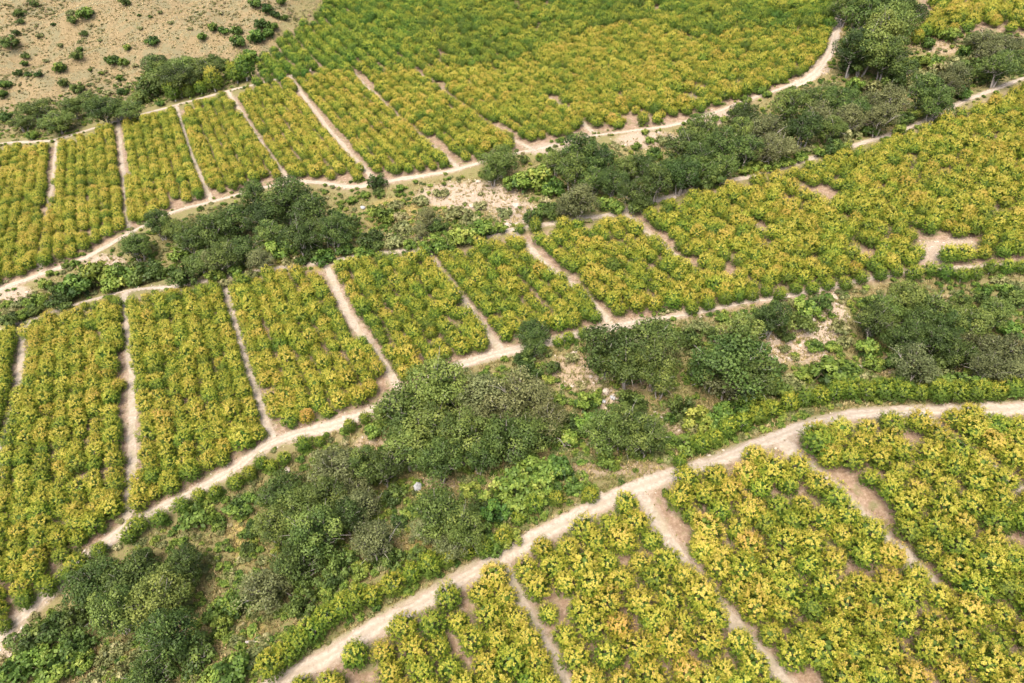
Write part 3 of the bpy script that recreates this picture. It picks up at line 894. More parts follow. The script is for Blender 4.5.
#PART2#
# ------------------------------------------------------------------ ravine and hill plants: kind, then crown centre and width in the view
WILD = {
 # --- lower ravine
 ("the bottom-left corner scrub", 'low'): dict(
  oak=[(95, 588, 52), (133, 575, 56), (160, 603, 58), (118, 618, 50), (185, 570, 40), (172, 642, 60), (150, 672, 46)],
  dark=[(75, 618, 32), (30, 638, 40), (56, 628, 36), (76, 648, 34), (198, 655, 42)],
  shrub=[(18, 668, 42), (55, 668, 44), (84, 662, 26), (40, 655, 30), (232, 672, 44), (212, 676, 30), (222, 628, 26), (235, 606, 38), (215, 612, 28)],
  sage=[(105, 655, 24), (124, 668, 24), (118, 648, 18), (140, 650, 16), (96, 676, 20), (236, 642, 18), (255, 655, 24), (212, 558, 15), (265, 640, 16)]),
 ("the lower ravine above the roadside row", 'low'): dict(
  oak=[(282, 492, 42), (302, 512, 48), (276, 530, 40), (318, 540, 58), (325, 500, 46), (350, 520, 40), (300, 562, 52)],
  grey=[(265, 590, 52), (335, 470, 50), (352, 490, 40), (358, 508, 46), (375, 545, 46), (310, 545, 40)],
  dark=[(303, 604, 34), (255, 530, 22), (248, 548, 18), (345, 565, 34), (330, 580, 30)],
  shrub=[(195, 515, 40), (237, 506, 28), (250, 497, 16), (328, 592, 20), (218, 520, 18), (265, 500, 20), (300, 585, 24), (360, 570, 26), (240, 580, 18), (340, 545, 14)],
  sage=[(225, 545, 14), (262, 560, 14), (230, 575, 16)]),
 ("the lower ravine's central oak clump", 'low'): dict(
  oak=[(405, 412, 62), (440, 392, 60), (435, 430, 60), (465, 445, 52), (410, 450, 52), (508, 440, 58), (535, 432, 46), (385, 472, 40), (365, 470, 40), (440, 465, 46), (480, 462, 36)],
  grey=[(482, 395, 56), (525, 398, 58), (545, 420, 44), (505, 412, 50), (475, 425, 46)],
  dark=[(395, 495, 26), (530, 372, 26)],
  shrub=[(373, 431, 24), (388, 421, 14), (500, 380, 20), (484, 374, 13)],
  sage=[(485, 470, 18), (470, 480, 14)]),
 ("the scrub above the main road bend", 'low'): dict(
  oak=[(440, 515, 52), (465, 535, 46)],
  grey=[(452, 545, 34), (425, 530, 30)],
  dark=[(400, 522, 22), (480, 505, 26), (395, 560, 26), (420, 555, 24)],
  shrub=[(410, 512, 22), (496, 512, 32), (515, 482, 42), (535, 472, 44), (500, 495, 34), (545, 497, 26), (545, 480, 32), (490, 545, 30), (510, 535, 28), (480, 528, 26), (560, 470, 34), (575, 485, 26), (590, 490, 20), (470, 490, 24), (520, 505, 30), (555, 488, 22), (525, 460, 28), (430, 568, 26)],
  sage=[(405, 575, 20), (445, 500, 18), (508, 518, 14)]),
 ("the lower ravine near the stone heap", 'low'): dict(
  oak=[(612, 348, 58), (650, 340, 56), (628, 368, 50), (605, 365, 34), (655, 372, 44), (660, 385, 34), (532, 333, 30), (533, 350, 24), (625, 430, 56), (645, 440, 46), (602, 440, 40), (695, 372, 20)],
  grey=[(660, 352, 40), (640, 355, 44)],
  dark=[(552, 368, 19), (690, 337, 22), (632, 402, 32), (525, 360, 24), (575, 425, 32), (682, 408, 30)],
  shrub=[(588, 402, 28), (590, 425, 34), (608, 462, 26), (700, 420, 34), (560, 400, 18), (570, 440, 26), (670, 440, 24), (548, 378, 14), (690, 445, 30), (710, 440, 24), (725, 428, 28), (672, 418, 16)],
  sage=[(572, 358, 16), (582, 385, 14), (660, 455, 18), (690, 425, 24)]),
 ("the lower ravine right of centre", 'low'): dict(
  oak=[(735, 362, 72), (712, 372, 46), (752, 380, 48), (740, 342, 46), (770, 322, 36)],
  grey=[(728, 382, 44), (745, 355, 40)],
  dark=[(690, 338, 26), (712, 334, 20), (800, 322, 28), (822, 302, 24), (772, 370, 26), (785, 335, 20)],
  shrub=[(722, 318, 15), (738, 315, 13), (806, 308, 28), (830, 372, 44), (805, 375, 24), (850, 368, 28), (740, 410, 34), (760, 402, 30), (785, 392, 26), (815, 345, 20), (832, 347, 18), (770, 388, 22), (720, 415, 30), (850, 380, 24)],
  sage=[(800, 386, 24), (815, 390, 20), (790, 380, 18), (700, 325, 20), (840, 325, 22), (845, 342, 18), (785, 348, 12), (870, 375, 18), (770, 405, 20)]),
 ("the lower ravine's right-hand thicket", 'low'): dict(
  oak=[(904, 302, 40), (885, 312, 36), (928, 312, 42), (872, 328, 36), (902, 345, 36), (938, 345, 40), (965, 325, 42), (958, 355, 36), (995, 315, 34), (915, 330, 36), (945, 330, 34)],
  grey=[(915, 368, 42), (978, 345, 38), (1008, 352, 46), (1012, 375, 34), (985, 370, 34)],
  dark=[(940, 362, 32), (1015, 300, 28), (963, 300, 20), (985, 300, 22), (895, 362, 24)],
  shrub=[(868, 350, 28), (866, 302, 20), (960, 382, 36), (985, 385, 28), (935, 382, 26), (880, 385, 24), (905, 385, 24), (875, 365, 22), (1010, 330, 26), (1015, 390, 26), (985, 290, 18), (1005, 288, 16)],
  sage=[(940, 375, 26), (910, 380, 20), (1000, 280, 18), (1018, 285, 18), (865, 315, 14)]),
 # --- upper ravine
 ("the upper ravine's left end", 'up'): dict(
  oak=[(137, 248, 32), (160, 226, 30), (190, 236, 36), (175, 232, 28)],
  dark=[(60, 301, 26), (62, 290, 22), (8, 322, 22), (150, 271, 34), (184, 276, 30), (35, 312, 16)],
  shrub=[(76, 286, 36), (97, 276, 36), (122, 275, 34), (36, 302, 24), (22, 315, 18), (50, 273, 10), (66, 265, 11), (75, 263, 10), (45, 285, 16), (110, 285, 26), (170, 270, 14), (135, 280, 22), (6, 305, 12)],
  sage=[(20, 302, 18), (8, 312, 14), (130, 268, 18)]),
 ("the upper ravine's left oak grove", 'up'): dict(
  oak=[(286, 200, 50), (310, 214, 46), (264, 216, 42), (330, 226, 40), (302, 238, 42), (230, 222, 44), (214, 238, 40), (194, 242, 38), (241, 246, 40), (202, 260, 36), (225, 257, 38), (270, 235, 36), (336, 238, 32), (255, 200, 30)],
  grey=[(260, 260, 27), (212, 262, 30)],
  dark=[(335, 218, 30), (312, 248, 28), (245, 208, 18)],
  shrub=[(280, 248, 30), (215, 276, 20), (235, 272, 18), (302, 260, 17), (325, 256, 24), (345, 250, 20), (360, 252, 20), (200, 208, 8), (340, 262, 14), (180, 255, 22)],
  sage=[(250, 275, 16), (290, 262, 18), (225, 283, 14)]),
 ("the upper ravine's stony clearing", 'up'): dict(
  oak=[(500, 160, 36), (493, 172, 28)],
  grey=[(428, 218, 26), (420, 230, 18)],
  dark=[(376, 181, 21), (347, 232, 24), (371, 241, 28), (352, 222, 20), (438, 228, 20), (378, 192, 14)],
  shrub=[(384, 215, 26), (435, 246, 28), (462, 236, 32), (482, 228, 30), (455, 238, 22), (365, 195, 12), (372, 212, 14), (352, 200, 12), (448, 248, 18), (410, 245, 16), (500, 228, 16), (400, 188, 12), (365, 252, 22)],
  sage=[(402, 228, 24), (455, 212, 26), (440, 192, 17), (420, 200, 18), (395, 205, 18), (395, 240, 26), (480, 205, 16), (505, 212, 18), (470, 218, 22), (400, 215, 16)]),
 ("the upper ravine right of the clearing", 'up'): dict(
  oak=[(580, 155, 44), (600, 162, 42), (572, 175, 38), (612, 180, 36), (640, 166, 32), (556, 162, 30), (594, 182, 34), (635, 196, 34), (656, 186, 36), (681, 176, 38), (700, 166, 38), (688, 148, 44), (625, 172, 28)],
  grey=[(580, 200, 40), (566, 208, 26)],
  dark=[(550, 211, 26), (533, 218, 22), (525, 160, 12), (640, 205, 26)],
  shrub=[(525, 182, 30), (540, 178, 34), (553, 187, 28), (512, 182, 22), (604, 204, 20), (616, 208, 20), (655, 153, 18), (650, 140, 11), (637, 146, 11), (540, 156, 10), (549, 149, 8), (560, 140, 9), (620, 125, 10), (645, 132, 9)],
  sage=[(536, 214, 16), (665, 140, 18), (545, 200, 14)]),
 ("the upper ravine's right half", 'up'): dict(
  oak=[(720, 146, 46), (700, 158, 40), (745, 152, 40), (672, 168, 38), (722, 168, 32), (745, 116, 34), (790, 108, 40), (816, 106, 38), (805, 130, 40), (840, 98, 38), (857, 110, 36), (832, 128, 32), (742, 135, 34), (700, 138, 38)],
  grey=[(765, 126, 46), (780, 142, 40), (768, 152, 36), (850, 118, 34), (820, 118, 34), (870, 100, 32)],
  dark=[(715, 176, 28), (742, 162, 24), (705, 182, 26), (835, 148, 24), (790, 128, 26)],
  shrub=[(800, 156, 17), (770, 163, 26), (820, 152, 16), (745, 170, 16), (785, 160, 20), (755, 165, 20), (725, 120, 11), (740, 106, 12), (746, 99, 13), (760, 90, 13), (773, 81, 13), (786, 75, 12), (715, 118, 10), (733, 112, 10), (768, 94, 10), (690, 122, 9), (804, 69, 9)],
  sage=[(810, 148, 16), (790, 150, 18), (730, 125, 18), (845, 140, 18), (828, 85, 14)]),
 ("the upper ravine's top right end", 'up'): dict(
  oak=[(868, 46, 54), (853, 54, 44), (886, 60, 42), (862, 20, 48), (892, 22, 50), (905, 8, 44), (882, 34, 46), (845, 8, 34), (935, 106, 36), (925, 95, 40), (900, 72, 30), (1018, 56, 34), (1000, 66, 38), (880, 5, 40)],
  grey=[(955, 76, 36), (890, 102, 40), (985, 42, 32), (990, 52, 30), (945, 85, 34), (880, 118, 36), (1012, 44, 28)],
  dark=[(980, 76, 30), (905, 118, 22), (970, 66, 24), (850, 66, 26), (895, 80, 24)],
  shrub=[(960, 91, 24), (915, 112, 20), (972, 40, 18), (928, 44, 16), (935, 62, 22), (905, 62, 18), (950, 35, 20), (965, 52, 16), (870, 130, 20), (920, 60, 20), (855, 85, 22), (900, 130, 16), (828, 20, 10)],
  sage=[(940, 68, 22), (925, 75, 22), (958, 62, 22), (870, 85, 24), (915, 85, 22), (850, 132, 22), (975, 58, 18)]),
 # --- foot of the dry hill and the hill
 ('the foot of the dry hill', 'hill'): dict(
  oak=[(30, 102, 34), (20, 118, 26), (56, 114, 36), (85, 97, 34), (102, 108, 36), (130, 107, 32), (168, 64, 46), (188, 62, 42), (205, 66, 36), (155, 62, 32), (178, 76, 38), (70, 105, 30), (115, 104, 30)],
  dark=[(150, 88, 30), (160, 78, 28), (216, 63, 22), (78, 88, 15), (140, 98, 20), (60, 128, 18), (45, 125, 16)],
  shrub=[(152, 40, 15), (160, 103, 10), (5, 117, 15), (250, 57, 22), (122, 91, 12), (32, 135, 14), (232, 74, 12), (225, 68, 10)],
  sage=[(108, 92, 10), (128, 86, 9), (45, 100, 10)]),
 ('the face of the dry hill', 'hill'): dict(
  dark=[(34, 3, 11), (19, 13, 13), (20, 21, 9), (9, 42, 20), (73, 20, 11), (84, 33, 9), (77, 55, 14), (125, 2, 12), (25, 56, 9), (63, 83, 12), (16, 33, 8)],
  shrub=[(85, 13, 18), (60, 68, 15), (28, 74, 8), (18, 73, 10), (24, 63, 9), (127, 47, 10), (114, 60, 14), (124, 62, 12), (101, 73, 6), (120, 78, 10), (53, 24, 6), (4, 84, 14), (2, 94, 12), (80, 49, 8), (38, 74, 9), (108, 59, 10), (202, 37, 11), (213, 27, 13), (223, 30, 12), (237, 30, 14), (238, 42, 17), (257, 37, 20), (262, 24, 18), (272, 26, 14), (255, 3, 15), (267, 9, 14), (275, 14, 12), (284, 17, 10), (281, 1, 12), (268, 33, 14), (150, 16, 5), (139, 15, 4), (90, 70, 5)],
  sage=[(70, 12, 10), (40, 35, 8), (140, 28, 6), (170, 22, 7), (190, 28, 6), (60, 45, 7), (100, 40, 6), (45, 60, 7), (160, 12, 6), (200, 14, 6), (220, 12, 7), (135, 65, 8), (90, 84, 7)]),
}
LOOK = {
    'oak': ('oak_tree', 'oak', ['dark green', 'olive green', 'mid green'], ['young', 'rounded', 'broad'], 'oak'),
    'grey': ('oak_tree', 'oak', ['grey green', 'pale grey green', 'pale olive'], ['slender', 'thin', 'broad'], 'oak'),
    'dark': ('dark_shrub', 'shrub', ['dark green', 'dark olive', 'deep green'], ['small', 'dense', 'tall'], 'shrub'),
    'shrub': ('green_shrub', 'shrub', ['leaf green', 'bright green', 'yellowish green'], ['small', 'leafy', 'wide'], 'bush'),
    'sage': ('sage_shrub', 'shrub', ['grey green', 'pale', 'straw tinged'], ['tiny', 'low', 'spreading'], 'sage scrub'),
}
GROUPS = {'oak': 'oaks of the ravines', 'grey': 'oaks of the ravines', 'dark': 'dark shrubs of the ravines and hill', 'shrub': 'green shrubs of the ravines and hill', 'sage': 'sage scrub of the ravines and hill'}
TINT = {'oak': (-.05, .14), 'grey': (-.01, .13), 'dark': (-.02, .10), 'shrub': (.0, .13), 'sage': (-.02, .13)}
LIFT = {'oak': .80, 'grey': .80, 'dark': .5, 'shrub': .48, 'sage': .42}      # crown centre above ground, in crown radii
used = {}
todo = []
nplant = 0
wr = np.random.default_rng(77)
wild_xy = []
for (place, zone), kinds in WILD.items():
    for kind, pts in kinds.items():
        a = np.array(pts, float)
        x, y, t = cast(a[:, 0], a[:, 1])
        rad = a[:, 2] / 2 * t / F
        x, y, t = cast(a[:, 0], a[:, 1], LIFT[kind] * rad * 1.25)
        rad = a[:, 2] / 2 * t / F * (1.13 if zone == 'low' and kind in ('oak', 'grey') else 1.04)
        meshes, R0 = KIND[kind]
        for i in range(len(a)):
            v = nplant % len(meshes); nplant += 1
            s = rad[i] / R0
            hs = s * wr.uniform(.88, 1.12)
            if kind in ('oak', 'grey') and rad[i] > 6.5: hs *= .92
            if zone == 'hill' and kind in ('oak', 'grey'): hs *= .74
            m, sd = TINT[kind]
            tint = m + wr.normal(0, sd) - (.22 if zone == 'hill' and kind == 'shrub' else 0)
            crown_me, trunk_me = meshes[v]
            z = float(hmesh(x[i], y[i]))
            e, c = plant(LOOK[kind][0], (x[i], y[i], z - .1), wr.uniform(0, 6.28), (s, s * wr.uniform(.9, 1.1), hs), crown_me, trunk_me, tint, wr.normal(0, .008))
            wild_xy.append((x[i], y[i], rad[i]))
            cw = LOOK[kind][2][0 if tint < m - sd * .4 else 1 if tint < m + sd * .5 else 2]
            sw = LOOK[kind][3][0 if rad[i] < R0 * .7 else 1 if rad[i] < R0 * 1.15 else 2]
            e['category'] = LOOK[kind][1]; e['group'] = GROUPS[kind]
            todo.append((e, sw, cw, LOOK[kind][4], place, a[i, 0]))
byl = {}
for q in todo: byl.setdefault((q[1], q[2], q[3], q[4]), []).append(q)
for (sw, cw, nm, place), qs in byl.items():
    qs.sort(key=lambda q: q[5])
    for k, q in enumerate(qs):
        q[0]['label'] = ('%s %s %s in %s' % (sw, cw, nm, place)) if len(qs) == 1 else ('%s %s %s, %s from left, in %s' % (sw, cw, nm, ORD[k], place))
print('wild plants', nplant)

# ------------------------------------------------------------------ planted avocados along the roads
ROADSIDE = {
 "the main road's ravine side": [(272, 668, 30), (287, 655, 28), (300, 644, 28), (314, 632, 27), (327, 620, 26), (342, 609, 26), (356, 602, 25), (373, 597, 22), (393, 586, 25), (411, 576, 22), (429, 567, 26), (447, 561, 20), (466, 553, 18), (484, 549, 22), (503, 540, 20), (518, 521, 15), (535, 507, 19), (557, 500, 17), (590, 496, 18), (680, 463, 15), (700, 447, 20), (713, 440, 20), (726, 432, 20), (742, 425, 20), (757, 418, 20), (772, 411, 20), (788, 405, 20), (803, 401, 20), (820, 398, 20), (835, 395, 20), (850, 393, 20), (867, 394, 20), (884, 393, 22), (902, 394, 22), (920, 394, 18), (938, 396, 22), (957, 394, 22), (976, 395, 22), (995, 393, 20), (1012, 391, 20)],
 "the middle terrace road's lower side": [(5, 628, 16), (26, 602, 19), (50, 588, 21), (80, 566, 24), (66, 577, 16), (100, 552, 18), (130, 538, 18), (140, 527, 20), (160, 520, 18), (183, 508, 19), (200, 497, 15), (216, 494, 15), (236, 484, 18), (250, 475, 16), (262, 465, 15), (272, 468, 14), (285, 460, 14), (304, 446, 17), (320, 443, 12), (350, 428, 14), (365, 420, 13), (380, 414, 13), (558, 343, 12), (569, 340, 13), (583, 335, 12)],
 "the middle terrace road's right part": [(692, 310, 14), (708, 306, 14), (725, 300, 15), (738, 298, 14), (752, 296, 14), (766, 293, 13), (780, 296, 14), (795, 290, 13), (812, 290, 14), (828, 286, 14), (845, 285, 14), (861, 280, 13), (880, 276, 14), (896, 273, 13), (914, 275, 17), (930, 272, 14), (945, 275, 17), (962, 277, 16), (975, 276, 14), (990, 270, 14), (1006, 270, 15), (1020, 268, 14)],
 "the middle orchard's top edge": [(118, 305, 12), (98, 309, 11), (86, 308, 9), (110, 300, 8), (535, 228, 14), (520, 230, 11), (660, 226, 12), (845, 152, 12), (885, 145, 10)],
 'the corner below the dry hill': [(174, 95, 16), (189, 93, 13), (201, 90, 13), (214, 84, 19), (245, 72, 22), (236, 76, 18)],
}
yn = 0
for place, pts in ROADSIDE.items():
    a = np.array(pts, float)
    x, y, t = cast(a[:, 0], a[:, 1])
    rad = a[:, 2] / 2 * t / F
    x, y, t = cast(a[:, 0], a[:, 1], rad * .75)
    for i in range(len(a)):
        s = rad[i] / 2.45 * 1.15
        tint = wr.normal(-.36, .06)
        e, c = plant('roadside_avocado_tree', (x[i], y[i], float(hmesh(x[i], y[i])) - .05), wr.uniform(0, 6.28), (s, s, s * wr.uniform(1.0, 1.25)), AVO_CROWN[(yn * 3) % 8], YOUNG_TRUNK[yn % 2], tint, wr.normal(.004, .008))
        yn += 1
        cw = 'deep green' if tint < -.38 else 'green' if tint < -.33 else 'light green'
        e['label'] = '%s young avocado tree, %s from left along %s' % (cw, ORD[i], place)
        e['category'] = 'avocado tree'; e['group'] = 'young avocado trees planted along the roads'
        wild_xy.append((x[i], y[i], rad[i]))

# ------------------------------------------------------------------ undergrowth, dry grass, rubble
RAV_LOW_AREA = [(-100, 720), (0, 655), (60, 605), (150, 535), (240, 480), (330, 435), (400, 402), (460, 372), (530, 352), (590, 338), (700, 316), (790, 302), (920, 277), (1100, 268), (1100, 400), (1024, 403), (860, 408), (805, 418), (720, 452), (610, 492), (500, 548), (440, 582), (360, 625), (280, 672), (200, 730)]
RAV_UP_AREA = [(-100, 340), (0, 300), (40, 284), (130, 240), (215, 206), (300, 188), (350, 194), (450, 178), (540, 157), (650, 136), (740, 112), (820, 78), (842, 30), (845, -20), (915, -20), (925, 30), (985, 34), (1100, 30), (1100, 55), (1024, 72), (960, 97), (900, 126), (800, 157), (700, 181), (610, 210), (510, 225), (425, 245), (325, 258), (222, 273), (125, 286), (30, 314), (-100, 362)]
HILL_AREA = [(-150, -60), (330, -60), (322, 5), (300, 30), (262, 55), (240, 84), (180, 98), (130, 112), (50, 136), (-150, 150)]


def sprinkle(area, n, seed, avoid=0.0):
    """even random points on the ground inside an outline of the view"""
    rng = np.random.default_rng(seed)
    p = np.array(area, float)
    xs, ys, _ = cast(p[:, 0].clip(-150, 1200), p[:, 1].clip(-60, 790))
    x = rng.uniform(xs.min(), xs.max(), n * 6); y = rng.uniform(ys.min(), ys.max(), n * 6)
    px, py, d = project(x, y, hmesh(x, y))
    k = inpoly(px, py, area)
    return x[k][:n], y[k][:n], px[k][:n], py[k][:n], d[k][:n]


def bare_at(px, py, grow=1.0):
    b = np.zeros(px.shape)
    for (bx, by, bw, bh, k) in BARE:
        if k == 2: continue
        b = np.maximum(b, 1 - sstep(.5, 1.1, ((px - bx) / (bw * grow)) ** 2 + ((py - by) / (bh * grow)) ** 2))
    return b


pts_green = []; pts_sage = []
HILL_FOOT = [(-80, 112), (0, 108), (60, 95), (130, 84), (150, 62), (215, 60), (245, 64), (250, 80), (235, 84), (180, 99), (130, 113), (50, 136), (0, 139), (-80, 150)]
for ar, n, sd in ((RAV_LOW_AREA, 4200, 51), (RAV_UP_AREA, 5200, 52), (HILL_FOOT, 1500, 57)):
    x, y, px, py, d = sprinkle(ar, n, sd)
    rng = np.random.default_rng(sd)
    b = bare_at(px, py); rdx = road_dist(x, y)
    for i in range(len(x)):
        r = rng.uniform(.5, 1.3)
        if rdx[i] < r * .8 or rng.random() < b[i] * .86: continue
        if vnoise(x[i] / 6., y[i] / 6., 71) < .07: continue
        z = float(hmesh(x[i], y[i]))
        if rng.random() < .66: pts_green.append((x[i], y[i], z - .06, r / 1.8, rng.normal(.02, .16), rng.normal(0, .01)))
        else: pts_sage.append((x[i], y[i], z - .05, r / 1.4, rng.normal(-.05, .15), rng.normal(0, .01)))
for key, per_m in (('upper', .75), ('upper_end', 1.1), ('bench', .65), ('mid', .35), ('mid_end', .8), ('top', .6), ('main', .22), ('upper_top', .3)):
    P, wd_, _ = ROADS[key]; rng = np.random.default_rng(len(pts_green))
    for i in range(len(P) - 1):
        dv = P[i + 1] - P[i]; L_ = np.linalg.norm(dv); nn = np.array([-dv[1], dv[0]]) / L_
        for _ in range(rng.poisson(L_ * per_m)):
            r = rng.uniform(.45, 1.25)
            q = P[i] + dv * rng.random() + nn * rng.choice([-1, 1]) * (wd_ / 2 + r * .6 + rng.uniform(0, 1.6))
            if vnoise(q[0] / 9., q[1] / 9., 91) < .38: continue
            z = float(hmesh(q[0], q[1]))
            if rng.random() < .7: pts_green.append((q[0], q[1], z - .06, r / 1.8, rng.normal(.06, .15), rng.normal(0, .01)))
            else: pts_sage.append((q[0], q[1], z - .05, r / 1.4, rng.normal(.05, .15), rng.normal(0, .01)))
x, y, px, py, d = sprinkle(HILL_AREA, 11000, 53)
rng = np.random.default_rng(54)
for i in range(len(x)):
    r = rng.uniform(.3, .8) * (1.3 if rng.random() < .1 else .8)
    if vnoise(x[i] / 14., y[i] / 14., 75) < .22: continue
    if vnoise(x[i] / 22., y[i] / 22., 79) > .62: r *= 1.7
    pts_sage.append((x[i], y[i], float(hmesh(x[i], y[i])) - .05, r / 1.4, rng.normal(.10, .24), rng.normal(-.015, .012)))
scatter('undergrowth', pts_green, first_crowns([m[0] for m in KIND['shrub'][0]]), 'low green undergrowth filling both ravines and fringing the dirt roads', 'undergrowth')
scatter('sage_scrub', pts_sage, first_crowns([m[0] for m in KIND['sage'][0]]), 'small grey green scrub dotted over the dry hill and ravine clearings', 'scrub')


def grass_mesh(name, spots, seed):
    rng = np.random.default_rng(seed)
    L = Leaves()
    for (x, y, z, s, tone) in spots:
        n = 7
        a = rng.uniform(0, 6.28, n); lean = rng.uniform(.2, .9, n)
        dr = unit(np.stack([np.cos(a) * lean, np.sin(a) * lean, np.ones(n)], -1))
        base = np.stack([x + rng.normal(0, .14 * s, n), y + rng.normal(0, .14 * s, n), np.full(n, z - .03)], -1)
        L.add(base, dr, perp(rng, dr), rng.uniform(.35, .7, n) * s, rng.uniform(.10, .2, n) * s, np.clip(tone + rng.normal(0, .12, n), 0, 1), rng.uniform(0, 1, n))
    return L.mesh(name, M_STRAW)


spots = []
for ar, n, sd, tone in ((RAV_LOW_AREA, 22000, 61, .28), (RAV_UP_AREA, 17000, 62, .34), (HILL_AREA, 20000, 63, .52)):
    x, y, px, py, d = sprinkle(ar, n, sd)
    rng = np.random.default_rng(sd)
    z = hmesh(x, y); rdx = road_dist(x, y)
    for i in range(len(x)):
        if rdx[i] < .3: continue
        spots.append((x[i], y[i], z[i], rng.uniform(.7, 1.9), tone + .5 * (vnoise(x[i] / 7., y[i] / 7., 83) - .5)))
# thin weeds on the orchard floor beside the tracks
for k, (P, w, _) in list(TRACKS.items()) + list(ROADS.items()):
    rng = np.random.default_rng(len(spots))
    L_ = np.linalg.norm(np.diff(P, axis=0), axis=1)
    for s in range(int(L_.sum() * 1.3)):
        i = rng.choice(len(L_), p=L_ / L_.sum()); q = P[i] + (P[i + 1] - P[i]) * rng.random()
        nn = np.array([-(P[i + 1] - P[i])[1], (P[i + 1] - P[i])[0]]) / L_[i]
        q = q + nn * rng.choice([-1, 1]) * (w / 2 + rng.uniform(-.25, 1.2))
        spots.append((q[0], q[1], float(hmesh(q[0], q[1])), rng.uniform(.4, .9), rng.uniform(.0, .5)))
g = link('dry_grass', grass_mesh('dry_grass', spots, 91))
g['kind'] = 'stuff'; g['label'] = 'straw coloured dry grass on the hill, ravine clearings and road edges'; g['category'] = 'grass'


def rock_geo(rng, c, r, V, Fc):
    import bmesh
    bm = bmesh.new(); bmesh.ops.create_icosphere(bm, subdivisions=2 if r > .5 else 1, radius=1)
    s = np.array([rng.uniform(.7, 1.3), rng.uniform(.7, 1.3), rng.uniform(.45, .85)]) * r
    st = len(V)
    a = rng.uniform(0, 6.28); ca, sa = math.cos(a), math.sin(a)
    for v in bm.verts:
        p = np.array(v.co) * s * (1 + rng.normal(0, .06 if r > .5 else .13)) * (1 + .25 * (vnoise(v.co.x * 1.7 + r * 9, v.co.y * 1.7 + v.co.z * 2.3, 3) - .5) * 2)
        V.append((c[0] + p[0] * ca - p[1] * sa, c[1] + p[0] * sa + p[1] * ca, c[2] + p[2]))
    for f in bm.faces: Fc.append(tuple(st + v.index for v in f.verts))
    bm.free()


V, Fc = [], []
rng = np.random.default_rng(33)
for (bx, by, bw, bh, k) in BARE:
    if k == 2: continue
    n = int(bw * bh * (.13 if k == 0 else .04))
    n = min(n, 170)
    a = rng.uniform(0, 6.28, n); q = np.sqrt(rng.random(n))
    x, y, t = cast(bx + bw * q * np.cos(a), by + bh * q * np.sin(a))
    r = np.abs(rng.normal(.0, .22, n)) + .10
    ok = road_dist(x, y) > r; z = hmesh(x, y)
    for i in range(n):
        if ok[i]: rock_geo(rng, (x[i], y[i], z[i] - r[i] * .1), r[i], V, Fc)
for key in ('upper', 'bench', 'mid', 'mid', 'upper_top', 'mid_end', 'main'):
    P, w, _ = ROADS[key]
    for i in range(len(P) - 1):
        d = P[i + 1] - P[i]; L_ = np.linalg.norm(d); nn = np.array([-d[1], d[0]]) / L_
        for _ in range(int(L_ * .55)):
            q = P[i] + d * rng.random() + nn * rng.choice([-1, 1]) * (w / 2 + rng.uniform(-.3, 1.1))
            r = abs(rng.normal(0, .14)) + .07
            rock_geo(rng, (q[0], q[1], float(hmesh(q[0], q[1])) + r * .2), r, V, Fc)
o = link('rubble', mesh_from('rubble', V, Fc, M_ROCK)); o['kind'] = 'stuff'
o['label'] = 'pale stones scattered along the roads and over stony clearings'; o['category'] = 'stones'

M_SLATE = simple_material('blue_grey_rock', (.26, .27, .27), (.40, .41, .41), 1.2)
for (px, py, r, lab, m, tall) in [
    (418, 488, 1.3, 'tall blue grey boulder below the big oak clump', M_SLATE, 1.05), (287, 470, .9, 'flat white slab beside the middle terrace road', M_ROCK, .35), (898, 288, 1.1, 'large pale boulder above the right-hand thicket', M_ROCK, .8),
    (606, 392, 1.0, 'biggest boulder on the stone heap in the lower ravine', M_ROCK, .8), (613, 398, .75, 'grey boulder low on the stone heap in the lower ravine', M_SLATE, .7), (604, 402, .6, 'small boulder at the left of the stone heap', M_SLATE, .8),
    (516, 207, 1.6, 'white outcrop at the right of the stony clearing', M_ROCK, .7), (478, 182, 1.0, 'white boulder at the top of the stony clearing', M_ROCK, .8), (472, 206, 1.2, 'pale boulder in the middle of the stony clearing', M_ROCK, .6),
    (508, 226, 1.5, 'white boulder where the sixth middle track begins', M_ROCK, .6), (363, 208, 1.0, 'grey boulder left of the stony clearing beside dark shrubs', M_SLATE, .8), (909, 71, 1.2, 'pale boulder in the clearing right of the tallest oaks', M_ROCK, .6),
    (838, 262, .9, 'white boulder between the middle road and the gravel slope', M_ROCK, .6), (860, 367, .7, 'small white boulder above the roadside avocado row', M_ROCK, .7), (957, 617, .45, 'small white stone on red soil among near avocado trees', M_ROCK, .8)]:
    x, y, t = cast(px, py)
    V, Fc = [], []
    rock_geo(np.random.default_rng(int(px * 7 + py)), (0, 0, 0), r, V, Fc)
    V = np.array(V); V[:, 2] *= tall / .65
    me = mesh_from('boulder', V, Fc, m)
    b = link('boulder', me); b.location = (x[0], y[0], float(hmesh(x[0], y[0])) + r * tall * .3)
    b['label'] = lab; b['category'] = 'boulder'; b['group'] = 'boulders'


